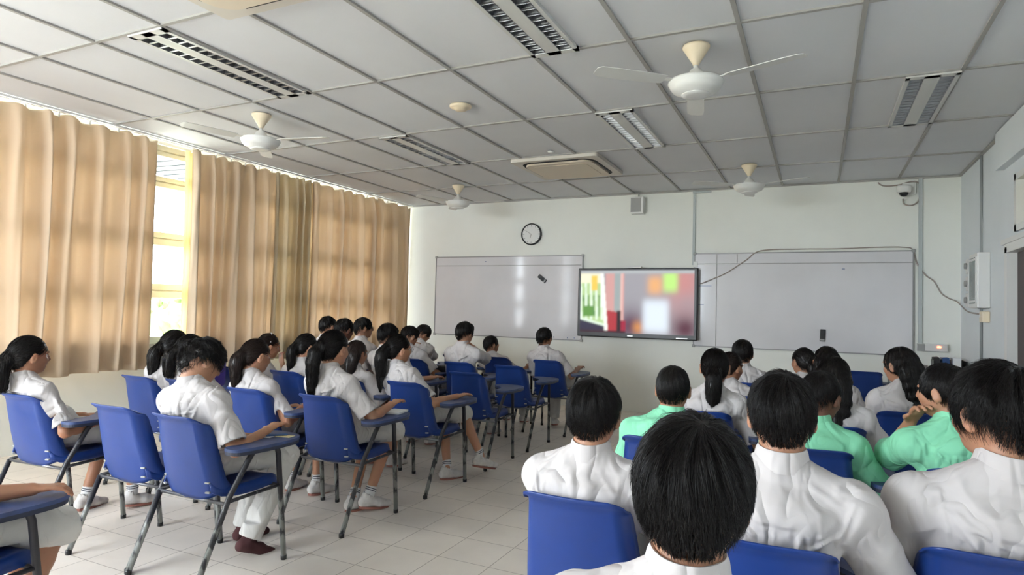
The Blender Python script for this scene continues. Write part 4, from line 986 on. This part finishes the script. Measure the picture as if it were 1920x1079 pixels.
    # socks and shoes
    for sg in (1, -1):
        a = AN[sg]; t = TOE[sg]; up = unit(np.array([0, 0, 1]) - t * t[2]); sd_ = np.cross(t, up)
        q = a + unit(KN[sg] - a) * .045
        f = Field(np.minimum(q, a) - .06, np.maximum(q, a) + .06, .007); f.seg(a - up * .02, q, .035 * s, .037 * s, .005); V, F = f.mesh(); o = np_mesh('sock', V, F, sock, body)
        if sock == 'sock' and girl:
            for kk in (.028, .040):
                c_ = a + unit(KN[sg] - a) * kk; R_ = Vector(unit(KN[sg] - a)).to_track_quat('Z', 'Y').to_matrix(); MB().lathe([(.0375 * s, -.0025), (.039 * s, 0), (.0375 * s, .0025)], c_, 16, R_).build('sock_stripe', 'stripe', o, True)
        heel = a - t * .045 * s - up * .045; toe = a + t * .165 * s - up * .055
        f = Field(np.minimum(heel, toe) - .09, np.maximum(heel, toe) + .11, .0065)
        f.eseg(heel, a + t * .08 * s - up * .05, sd_, .034 * s, .040 * s, .036 * s, .036 * s, .02); f.eseg(a + t * .08 * s - up * .052, toe, sd_, .041 * s, .034 * s, .034 * s, .024 * s, .02)
        f.seg(a - up * .035, a - up * .004 - t * .006, .040 * s, .041 * s, .02)
        bz_ = a - up * .074
        f.op(lambda X, Y, Z: -((X - bz_[0]) * up[0] + (Y - bz_[1]) * up[1] + (Z - bz_[2]) * up[2]), f.lo, f.lo + f.h * f.n, 0, 'int')
        f.seg(a, a + up * .08, .036 * s, .037 * s, .004, 'sub')
        V, F = f.mesh(); o = np_mesh('shoe', V, F, 'shoe' if sock == 'sock' else sock, body)
        if sock == 'sock':
            pl = [(.040 * s * math.sin(w_) * (1 - .12 * math.cos(w_)), .118 * s * math.cos(w_) + .055 * s) for w_ in np.linspace(0, 2 * PI, 22)[:-1]]
            R_ = Matrix((sd_, t, up)).transposed(); MB().prism(pl, -.086, -.072, R_, a).build('sole', 'sole', o)
    # hair
    hairobj = build_hair(body, H, B, hs, hair, hairm, vol, fringe, fade, h, strands, messy, sd, curly, pony, tie, clip, band, loc, girl, ponybend, fall)
    if glasses:
        mb = MB()
        for sg in (1, -1):
            ring = [loc(sg * .033 + .020 * math.cos(w_), .108, -.006 + .016 * math.sin(w_)) for w_ in np.linspace(0, 2 * PI, 14)[:-1]]; mb.tube(ring, .0014, 5, closed=True)
            mb.tube([loc(sg * .053, .106, 0), loc(sg * .078, .07, 0), loc(sg * .086, 0, -.004), loc(sg * .084, -.02, -.02)], .0013, 5)
        mb.tube([loc(-.013, .109, -.004), loc(0, .112, -.002), loc(.013, .109, -.004)], .0013, 5); mb.build('glasses', 'glasses', body, True)
    tag(body, name_label, 'person')
    return body

def make_collar(parent, cc, cu_, cl, cf, nr, s, m):
    # a stand round the neck folded over and outward, open at the throat
    prof = [(.006, -.026), (.004, .018), (.0065, .0305), (.0105, .0315), (.0155, .020), (.0225, -.014), (.0250, -.0225), (.0215, -.0235), (.0155, -.008), (.0095, .008), (.0090, -.026)]
    n = 44; k = len(prof); vs = []; fs = []; y0 = 1 if cf[1] > 0 else -1
    for i in range(n):
        a = PI / 2 + math.radians(14) + (2 * PI - math.radians(28)) * i / (n - 1); fr = abs(math.sin((a - PI / 2) / 2)); drop = -.004 * (1 - fr)
        for r, w in prof:
            r_ = nr + r * s * (1.05 if fr > .5 else 1.0) + .0012 * math.sin(3 * a); w_ = w * s * (1 + .25 * (1 - fr) * (w < -.008)) + drop
            vs.append(cc + cl * r_ * math.cos(a) + cf * y0 * r_ * 1.05 * math.sin(a) + cu_ * w_)
    for i in range(n - 1):
        for j in range(k): fs.append((i * k + j, i * k + (j + 1) % k, (i + 1) * k + (j + 1) % k, (i + 1) * k + j))
    fs.append(tuple(range(k))); fs.append(tuple((n - 1) * k + j for j in range(k))[::-1])
    return auto(link_mesh('collar', vs, fs, m, parent), 50)

def build_hair(body, H, B, hs, style, hm, vol, fringe, fade, h, ns, messy, sd, curly, pony, tie, clip, band, loc, girl, bend, fall):
    bx, by, bz = B[:, 0], B[:, 1], B[:, 2]; axes = [bx, by, bz]; hh = min(h, .008)
    RR = np.array([.085 + vol, .104 + vol, .108 + vol]) * hs if not girl else np.array([.084 + vol, .101 + vol, .105 + vol]) * hs
    pts = [H - .15, H + .15]
    tail = []
    if pony:
        T = loc(0, -.090, pony.get('z', .0)); Ln = pony['len'] * 1.15; side = pony.get('side', 0.)
        q = unit(-by * 1.0 + bx * side + np.array([0, 0, .1])); p = T.copy(); tail = [T, T + q * .016]; dv = q.copy()
        for k in range(7): dv = unit(dv + np.array([0, 0, -1.3]) + bx * .05 * math.sin(k + sd) + by * (.30 if k in (1, 2) else .0)); tail.append(tail[-1] + dv * Ln / 7)
    if style == 'long':
        fl = fall or .36; tail = [loc(0, -.055, .02)]; dv = unit(np.array([0, 0, -1]) - by * .45)
        for k in range(7): tail.append(tail[-1] + dv * fl / 7); dv = unit(dv * 1 + np.array([0, 0, -.35]) + by * bend * .1)
    if tail: pts += [np.min(tail, 0) - .12, np.max(tail, 0) + .12]
    lo = np.min(pts, 0); hi = np.max(pts, 0); f = Field(lo, hi, hh)
    cen = loc(0, -.008, .006)
    f.ell(cen, axes, RR, 0)
    f.ell(loc(0, -.045, -.035), axes, np.array([.058, .048, .066]) * hs + vol * .3, .03)
    if fringe > 0: f.ell(loc(0, .055, .045), axes, np.array([.066, .055, .05]) * hs, .02)
    ly = [-.12, -.085, -.045, -.028, .005, .03, .06, .085, .12]; lz = [-.110, -.104, -.066, .004, .016, .006, .030 - fringe * .3, .052 - fringe, .058 - fringe]
    if girl: lz = [-.085, -.085, -.062, -.028, .004, .012, .032, .055, .06]
    if style == 'long': lz = [-.14, -.14, -.12, -.10, -.05, -.02, .035, .055, .06]
    lz = np.array(lz) + fade * np.array([.035, .03, .02, .012, .01, 0, 0, 0, 0])
    def lcut(X, Y, Z):
        x, y, z = X - H[0], Y - H[1], Z - H[2]; v = (x * by[0] + y * by[1] + z * by[2]) / hs; w = (x * bz[0] + y * bz[1] + z * bz[2]) / hs
        u = np.abs(x * bx[0] + y * bx[1] + z * bx[2]) / hs; nv = (.006 * np.sin(310 * u + 3 * np.sin(200 * v)) * (v < 0)) * (not girl) + .085 * np.clip((u - .018) / .044, 0, 1) * np.clip((-.03 - v) / .02, 0, 1) * (style != 'long') * (not girl); return (np.interp(v, ly, lz) + nv - w) * .75 * hs
    pre = f.d.copy(); f.op(lcut, lo, hi, .012, 'int')
    # thins toward nape and sides for short cuts
    if not girl:
        def thin(x, y, z):
            w = ((x - H[0]) * bz[0] + (y - H[1]) * bz[1] + (z - H[2]) * bz[2]) / hs; return (.011 + .006 * (fade > 0) + vol * .7) * np.clip((.02 - w) / .09, 0, 1)
        f.near(thin, band=.03)
    cw_ = loc(.012, -.045, .105)
    def clump(x, y, z):
        a = (x - cw_[0]) * bx[0] + (y - cw_[1]) * bx[1] + (z - cw_[2]) * bx[2]; b = (x - cw_[0]) * by[0] + (y - cw_[1]) * by[1] + (z - cw_[2]) * by[2]; c = (x - cw_[0]) * bz[0] + (y - cw_[1]) * bz[1] + (z - cw_[2]) * bz[2]
        r = np.sqrt(a * a + b * b + .3 * c * c); th = np.arctan2(a, b) + 2.5 * r
        if curly: return -.010 * (np.sin(75 * a + 3 * np.sin(60 * c)) * np.sin(80 * b + 3 * np.sin(70 * a)) + .5 * np.sin(95 * c + 2 * np.sin(50 * b)))
        if girl: return -.0016 * np.sin(38 * a + 3 * np.sin(20 * c)) * 1.0
        return -(.0026 + .0065 * messy) * (np.sin(13 * th + 2 * np.sin(18 * r + sd)) * .6 + np.sin(23 * th + sd + 3 * np.sin(30 * c)) * .5 + .35 * np.sin(70 * r + sd + 4 * th)) * np.clip(r / .05, 0, 1)
    f.near(clump, band=.02)
    n0 = len(tail)
    if pony:
        w0 = pony.get('w', .026)
        for i in range(n0 - 1):
            q = [.35, .75, 1.05, 1.1, 1.0, .85, .65, .42, .22][i:i + 2]; f.eseg(tail[i], tail[i + 1], bx, w0 * q[0] * 1.15, w0 * q[1] * 1.15, w0 * q[0] * .9, w0 * q[1] * .9, .03, cap=1.0)
    if style == 'long':
        for i in range(n0 - 1):
            q = [.9, 1., 1., .98, .93, .85, .72, .5][i:i + 2]; f.eseg(tail[i], tail[i + 1], bx, .095 * q[0] * hs, .095 * q[1] * hs, .045 * q[0], .040 * q[1], .03)
        f.near(lambda x, y, z: -.003 * np.sin(90 * ((x - H[0]) * bx[0] + (y - H[1]) * bx[1]) + 2 * np.sin(14 * z)), hi=np.array([9, 9, H[2] - .03]), lo=lo, band=.02)
    if tail: f.op(BACKREST, lo, np.minimum(hi, [9, 9, .80]), .004, 'int')
    V, F = f.mesh(); f.d = np.minimum(pre, f.d)
    # strands
    Vn = None
    r_ = np.random.default_rng(int(sd * 10) + 3); nV = len(V)
    fn = np.cross(V[F[:, 1]] - V[F[:, 0]], V[F[:, 2]] - V[F[:, 0]]); N = np.zeros_like(V)
    for c in range(4): np.add.at(N, F[:, c], fn)
    N /= np.linalg.norm(N, axis=1, keepdims=True) + 1e-9
    pick = r_.integers(0, nV, ns); p = V[pick]; nrm = N[pick]
    lw = ((p - H) @ bz) / hs; keep = np.ones(ns, bool)
    nseg = 5; tot = r_.uniform(.028, .062, ns) * (1 + .8 * (not girl) * (lw > 0)) * hs
    rad = .00045 + .0002 * (h > .0052) + .0004 * (h > .007) + .0003 * (h > .009)
    tot = np.where(lw < .01, tot * (.38 if not girl else .8), tot); lv = ((p - H) @ by) / hs; tot = np.where((lv > .05) & (lw < .07) & (not girl), tot * .45, tot); rl = r_.random(ns) ** 2.2
    path = [p]; cur = p.copy(); wob = r_.normal(0, .10 + .30 * messy, (ns, 3)); T = np.array(tail[0]) if pony else None
    cn = cen
    for k in range(nseg):
        if pony:
            d = np.where((np.linalg.norm(cur - T, axis=1) < 9)[:, None], T - cur, 0); 
            below = ((cur - T) @ by < -.015 * 1)[:, None]; d = np.where(below, np.array([0, 0, -1.]) + 0 * d, d)
        elif style == 'long': d = np.tile(np.array([0, 0, -1.]), (ns, 1)) - by * .3
        else: d = (cur - cw_) ; d = d / (np.linalg.norm(d, axis=1, keepdims=True) + 1e-6) + np.cross(np.tile(bz, (ns, 1)), d) * 3 + np.array([0, 0, -.35]) + by * .25
        d = d / (np.linalg.norm(d, axis=1, keepdims=True) + 1e-6) + wob * .5
        d = d - nrm * np.sum(d * nrm, 1, keepdims=True); d /= np.linalg.norm(d, axis=1, keepdims=True) + 1e-6
        cur = cur + d * (tot / nseg)[:, None]
        dd, nrm = f.sample(cur); lift = .0003 + (.0008 + .016 * messy * rl) * (k + 1) / nseg
        cur = cur - nrm * (dd - lift)[:, None]; dd, nrm = f.sample(cur); cur = cur - nrm * (dd - lift)[:, None]
        path.append(cur)
    path = np.stack(path, 1); tg = np.gradient(path, axis=1); sdv = np.cross(tg, nrm[:, None, :]); sdv /= np.linalg.norm(sdv, axis=2, keepdims=True) + 1e-9
    upv = np.cross(sdv, tg); upv /= np.linalg.norm(upv, axis=2, keepdims=True) + 1e-9
    wd = (rad * np.array([1, 1.2, 1.1, .9, .6, .15]))[None, :, None]
    ring = np.stack([path + sdv * wd, path - sdv * wd * .5 + upv * wd * .8, path - sdv * wd * .5 - upv * wd * .8], 2)
    SV = ring.reshape(-1, 3); base = (np.arange(ns) * (nseg + 1) * 3)[:, None, None, None] + (np.arange(nseg) * 3)[None, :, None, None] + 0 * np.arange(3)[None, None, :, None]
    a = np.arange(3)[None, None, :, None]; b = (np.arange(3) + 1)[None, None, :, None] % 3
    SF = np.concatenate([base + a, base + b, base + 3 + b, base + 3 + a], 3).reshape(-1, 4)
    o = np_mesh('hair', np.concatenate([V, SV]), np.concatenate([F, SF + len(V)]), hm, body)
    if pony:
        T = Vector(tail[0]); R_ = Vector(unit(tail[1] - tail[0])).to_track_quat('Z', 'Y').to_matrix()
        w0 = pony.get('w', .026); MB().tube([T + R_ @ Vector((.017 * math.cos(w_), .014 * math.sin(w_), .008 + .002 * math.sin(3 * w_))) for w_ in np.linspace(0, 2 * PI, 17)[:-1]], .0065, 6, closed=True).build('hair_tie', tie, o, True)
    if clip: MB().box(loc(clip * .075, -.02, .035), (.006, .03, .01), Matrix(B.tolist()), .002).build('hair_clip', 'tie', o)
    if band:
        pts = [Vector(loc(*q)) for q in band]; MB().tube(arc(pts[0], pts[1], pts[2], 10), .0045, 6).build('hair_ribbon', 'tie', o, True)
    return o

# label, chair, head centre, pose
legx = {1: dict(k=(.10, .38, .50), a=(.10, .40, .10), t=(.25, 1, -.1)), -1: dict(k=(-.09, .38, .50), a=(-.12, .25, .085), t=(-.2, 1, -.1))}
Pn = make_person
FAST = False
Pn('girl in white at the left edge, black low ponytail, facing right', 'A1', (-3.98, 2.06, .985), -6, -3, 0, 'g', 'skin_b', h=.0075, pony=dict(len=.26, z=-.03, w=.036), tie='tie_yellow', rh=(.22, .10, .60), sd=1.1, strands=2500, hs=.93, legs=legx)
Pn('curly-haired boy in white and glasses looking down at his tablet', 'A3', (-2.76, 2.21, 1.01), -16, -28, -8, 'b', 'skin', h=.0055, fade=-.7, rh=(.20, .14, .665), lh=(.02, .20, .60), curly=True, vol=.010, glasses=True, sd=2.3, strands=2500, messy=.9, sock='sock_dark', tyaw=8, hs=.92,
   legs={1: dict(k=(.10, .38, .49), a=(.05, .20, .09), t=(.2, .9, -.35)), -1: dict(k=(-.10, .38, .49), a=(-.14, .32, .085), t=(0, 1, -.1))})
Pn('girl in white before the uncovered window, dark ponytail hanging down her back', 'B1', (-4.14, 3.08, .995), -20, -8, 0, 'g', 'skin', h=.009, pony=dict(len=.26, z=-.04, w=.032), sd=3.2, strands=1500, hs=.9)
Pn('girl with thick ponytail just behind the curly-haired boy', 'B2', (-3.90, 3.02, .975), -22, -8, 0, 'g', 'skin', h=.009, pony=dict(len=.24, z=-.03, w=.032), sd=4.1, strands=1500, hs=.9)
Pn('girl in white with brown ponytail between curly-haired boy and longest ponytail', 'B3', (-3.29, 3.03, .965), -15, -12, -3, 'g', 'skin', h=.007, hairm='hair_b', pony=dict(len=.22, z=-.02, w=.03), sd=5.3, strands=2500, rh=(.20, .12, .655), hs=.93, tie='tie_black')
Pn('girl by the curtain with grey hair band and hand held to her face', 'B6', (-4.20, 4.0, .945), -30, -12, 0, 'g', 'skin', h=.009, hairm='hair_b', pony=dict(len=.12, z=-.03, w=.022), sd=6.2, strands=900, rh='mouth', band=((-.08, -.01, .03), (0, 0, .20), (.08, -.01, .03)), hs=.9)
Pn('girl in white raising her fingers to her mouth, ponytail with silver clip', 'B4', (-3.72, 3.94, .965), -22, -6, 0, 'g', 'skin', h=.008, pony=dict(len=.25, z=-.01, w=.026), sd=7.7, strands=1500, rh='mouth', hs=.9)
Pn('girl in white with the longest black ponytail, hand raised off her tablet', 'B5', (-2.655, 3.04, 1.045), -4, -5, 0, 'g', 'skin', h=.0055, pony=dict(len=.34, z=.0, w=.030, side=-.35), sd=8.4, strands=5000, rh=(.24, .16, .69), tie='tie_black', tyaw=-4, hs=.95,
   legs={1: dict(k=(.10, .38, .50), a=(.06, .20, .10), t=(.5, 1, -.15)), -1: dict(k=(-.08, .38, .50), a=(-.02, .15, .085), t=(.3, 1, -.05))})
Pn('brown-haired pupil mostly hidden behind the girl with the longest ponytail', 'B7', (-3.22, 3.95, .94), -8, -4, 0, 'g', 'skin', h=.009, hairm='hair_b', sd=9.9, strands=1200, hair='long', fall=.26, hs=.84)
Pn('girl in glasses with long ponytail tied by a white ribbon', 'C6', (-2.80, 3.91, .995), -30, -2, 4, 'g', 'skin', h=.0065, pony=dict(len=.28, z=-.01, w=.036), sd=10.5, strands=4000, rh=(.24, .10, .655), glasses=True, band=((-.02, -.105, .035), (-.10, -.16, -.09), (.055, -.085, -.09)), tyaw=-8, hs=.92,
   legs={1: dict(k=(.12, .38, .50), a=(.26, .44, .16), t=(.6, 1, -.25)), -1: dict(k=(-.05, .38, .50), a=(.08, .24, .085), t=(.5, 1, -.05))})
Pn('boy in white before the curtain, left of the faded-haired boy, seen from behind', 'D8', (-4.70, 5.28, 1.08), -10, 0, 0, 'b', 'skin', h=.010, sd=11.1, strands=700)
Pn('boy in glasses before the curtain, right of the faded-haired boy', 'D9', (-4.18, 5.22, 1.08), -38, 0, 0, 'b', 'skin_b', h=.009, sd=12.6, strands=900, glasses=True)
Pn('boy near the curtain with faded short hair, head bowed', 'C8', (-4.07, 4.80, 1.075), -12, -12, 0, 'b', 'skin_c', h=.009, sd=13.4, strands=1000, fade=.6)
Pn('boy with round bowl-shaped black hair behind the girl with white ribbon', 'C7', (-3.59, 4.84, 1.035), -4, -6, 0, 'b', 'skin', h=.009, sd=14.2, strands=1200, vol=.010, fringe=.012, rh=(.25, .10, .66))
Pn('boy in glasses looking down, between bowl-haired boy and hand-on-face boy', 'D0', (-3.86, 5.58, 1.0), -22, -14, 0, 'b', 'skin', h=.009, sd=15.5, strands=1000, glasses=True, fringe=.012)
Pn('pupil in the far corner resting head on hand', 'E0', (-4.28, 6.48, .99), -30, -28, 10, 'b', 'skin_b', h=.010, sd=16.1, strands=700, rh='cheek')
Pn('boy in white holding his hand to his cheek under the left whiteboard', 'D1', (-3.19, 5.57, 1.06), -14, -2, 0, 'b', 'skin', h=.008, sd=17.3, strands=1500, vol=.006, fringe=.018, rh='cheek')
Pn('smallest boy, low in his chair under the left whiteboard', 'D3', (-3.32, 6.40, .905), -34, 8, 0, 'b', 'skin_b', h=.009, sd=18.8, strands=800, s=.84)
Pn('front boy nearest the television, white shirt, seen from behind', 'D5', (-2.68, 6.42, 1.01), -12, 4, 0, 'b', 'skin_b', h=.009, sd=19.2, strands=1000, vol=.004)
Pn('person at the lower left corner, only reaching arm and knee in view', 'A0', (-2.82, 1.06, 1.02), -10, -6, 0, 'g', 'skin_b', h=.0055, sd=20.4, strands=800, rh=(.28, .15, .668), pony=dict(len=.2, z=-.02, w=.03), lh=(-.1, .2, .58), legs={1: dict(k=(.10, .34, .48), a=(.08, .22, .085), t=(.1, 1, -.1)), -1: dict(k=(-.10, .34, .48), a=(-.08, .32, .085), t=(0, 1, -.1))})
# right block
Pn('boy in white on the large near chair, hair swept in a whorl', 'R1', (-.622, 1.90, .997), 4, -4, 0, 'b', 'skin', h=.005, sd=21.7, strands=9000, vol=.002, rh=(.20, .22, .655), lh=(-.08, .30, .60), messy=.4)
Pn('nearest boy, big dark head at the bottom centre', 'R2', (-.178, 1.05, 1.030), 8, -4, 2, 'b', 'skin', h=.0045, sd=22.2, strands=16000, vol=.005, rh=(.2, .25, .655), messy=.55, s=.93, hs=.96, shw=1.06)
Pn('broad white-backed boy with short upright hair, centre right', 'R3', (-.084, 1.84, 1.052), 6, -2, 0, 'b', 'skin', h=.005, sd=23.9, strands=9000, vol=.0, messy=.5, shw=1.1, s=.95, hs=.93, rh=(.22, .22, .655))
Pn('near boy in white at the right edge, head turned left', 'R4', (.410, 1.98, 1.082), 34, -2, 0, 'b', 'skin', h=.005, sd=24.4, strands=9000, vol=.004, messy=.8, shw=1.12, s=1.0, hs=1.03, rh=(.22, .22, .655))
Pn('mint-shirted boy on the left of the right block, close-cropped round head', 'G1', (-.612, 3.05, .955), 4, -6, 0, 'b', 'skin_b', 'green', h=.0065, sd=25.1, strands=4500, messy=.1, shw=1.08)
Pn('thin mint-shirted boy half hidden behind the broad-backed boy', 'G2', (.015, 3.10, .965), -30, -14, 0, 'b', 'skin_c', 'green', h=.0065, sd=26.6, strands=3500, messy=.3)
Pn('mint-shirted boy facing left with his hand at his mouth', 'G3', (.452, 3.02, 1.03), 58, -4, 0, 'b', 'skin', 'green', h=.0058, sd=27.7, strands=4500, messy=.2, fade=.8, lh='mouth', shw=1.08)
Pn('girl on the right block with a black ponytail down her white shirt', 'W1', (-.534, 3.84, 1.007), 6, -2, 0, 'g', 'skin', h=.0065, sd=28.3, strands=4000, pony=dict(len=.26, z=-.035, w=.029), hs=.92)
Pn('pupil in profile half hidden right of the ponytailed girl', 'Wb', (-.540, 4.64, .95), -35, -8, 0, 'g', 'skin_b', h=.008, sd=29.6, strands=1500, hairm='hair_b', pony=dict(len=.18, z=-.02, w=.022), hs=.86)
Pn('boy in white in front of the ruled whiteboard', 'W2', (-.552, 5.52, 1.0), 8, -2, 0, 'b', 'skin', h=.008, sd=30.1, strands=1800, vol=.003)
Pn('girl with very long loose hair behind the thin mint-shirted boy', 'W5', (.078, 3.72, 1.0), -8, -4, 0, 'g', 'skin', h=.0075, sd=31.5, strands=3500, hair='long', fall=.36)
Pn('dark-haired girl seen from behind, right of the girl facing left', 'W4', (.052, 4.66, 1.02), 12, 0, 0, 'g', 'skin', h=.009, sd=32.4, strands=1200, hair='long', fall=.25, hs=.86)
Pn('girl facing left toward the television with hair pulled back', 'W3', (-.10, 5.42, .965), 40, -2, 0, 'g', 'skin', h=.009, sd=33.2, strands=1200, pony=dict(len=.12, z=-.03, w=.024))
Pn('girl with long loose hair to her waist, face turned left', 'W6', (.445, 4.46, 1.035), 48, -6, 0, 'g', 'skin', h=.007, sd=34.9, strands=3500, hair='long', fall=.38, vol=.004)
print('people', time.time() - T0)

# ------------------------------------------------------------------ small things on the tablets
def on_tablet(ch, x, y, rz=0):
    cx, cyr, a, _ = CH[ch]; a = math.radians(a); cy = cyr + .25; return (cx + x * math.cos(a) - y * math.sin(a), cy + x * math.sin(a) + y * math.cos(a), .637), a + math.radians(rz)
def thing_at(ch, x, y, rz, mb, name, m, label, cat):
    l, a = on_tablet(ch, x, y, rz); o = mb.build(name, m); o.location = l; o.rotation_euler = (0, 0, a); tag(o, label, cat); return o
thing_at('A3', .20, .13, 20, MB().box((0, 0, .001), (.085, .055, .002)), 'note_paper', 'paper', 'white slip of paper on the curly-haired boy\'s tablet', 'paper')
thing_at('A3', .27, .19, 12, MB().box((0, 0, .001), (.095, .05, .002)), 'note_paper', 'note', 'yellowish slip of paper on the curly-haired boy\'s tablet', 'paper')
thing_at('A3', .24, .16, 50, MB().tube([(-.06, 0, .007), (.055, 0, .007), (.065, 0, .006)], [.0055, .0055, .001], 8), 'pen', 'pen', 'blue pen lying across the paper slips', 'pen')
thing_at('B5', .25, .20, 10, MB().box((0, 0, .006), (.10, .14, .012), bev=.001), 'notebook', 'paper', 'small pale notebook under the raised hand', 'notebook')
thing_at('D0', .22, .08, 0, MB().box((0, 0, .03), (.13, .20, .06), bev=.02), 'pencil_case', 'pouch', 'black soft pencil case on a tablet behind the empty aisle chair', 'pencil case')
r = empty('backpack', (-4.42, 3.62, .62)); MB().box((0, 0, .12), (.20, .16, .26), bev=.045).build('bag_body', 'purple', r, True); MB().tube([(-.03, 0, .24), (-.02, 0, .30), (.02, 0, .30), (.03, 0, .24)], .006).build('bag_handle', 'purple', r, True)
tag(r, 'purple bag peeking out beside the brown ponytail', 'bag')
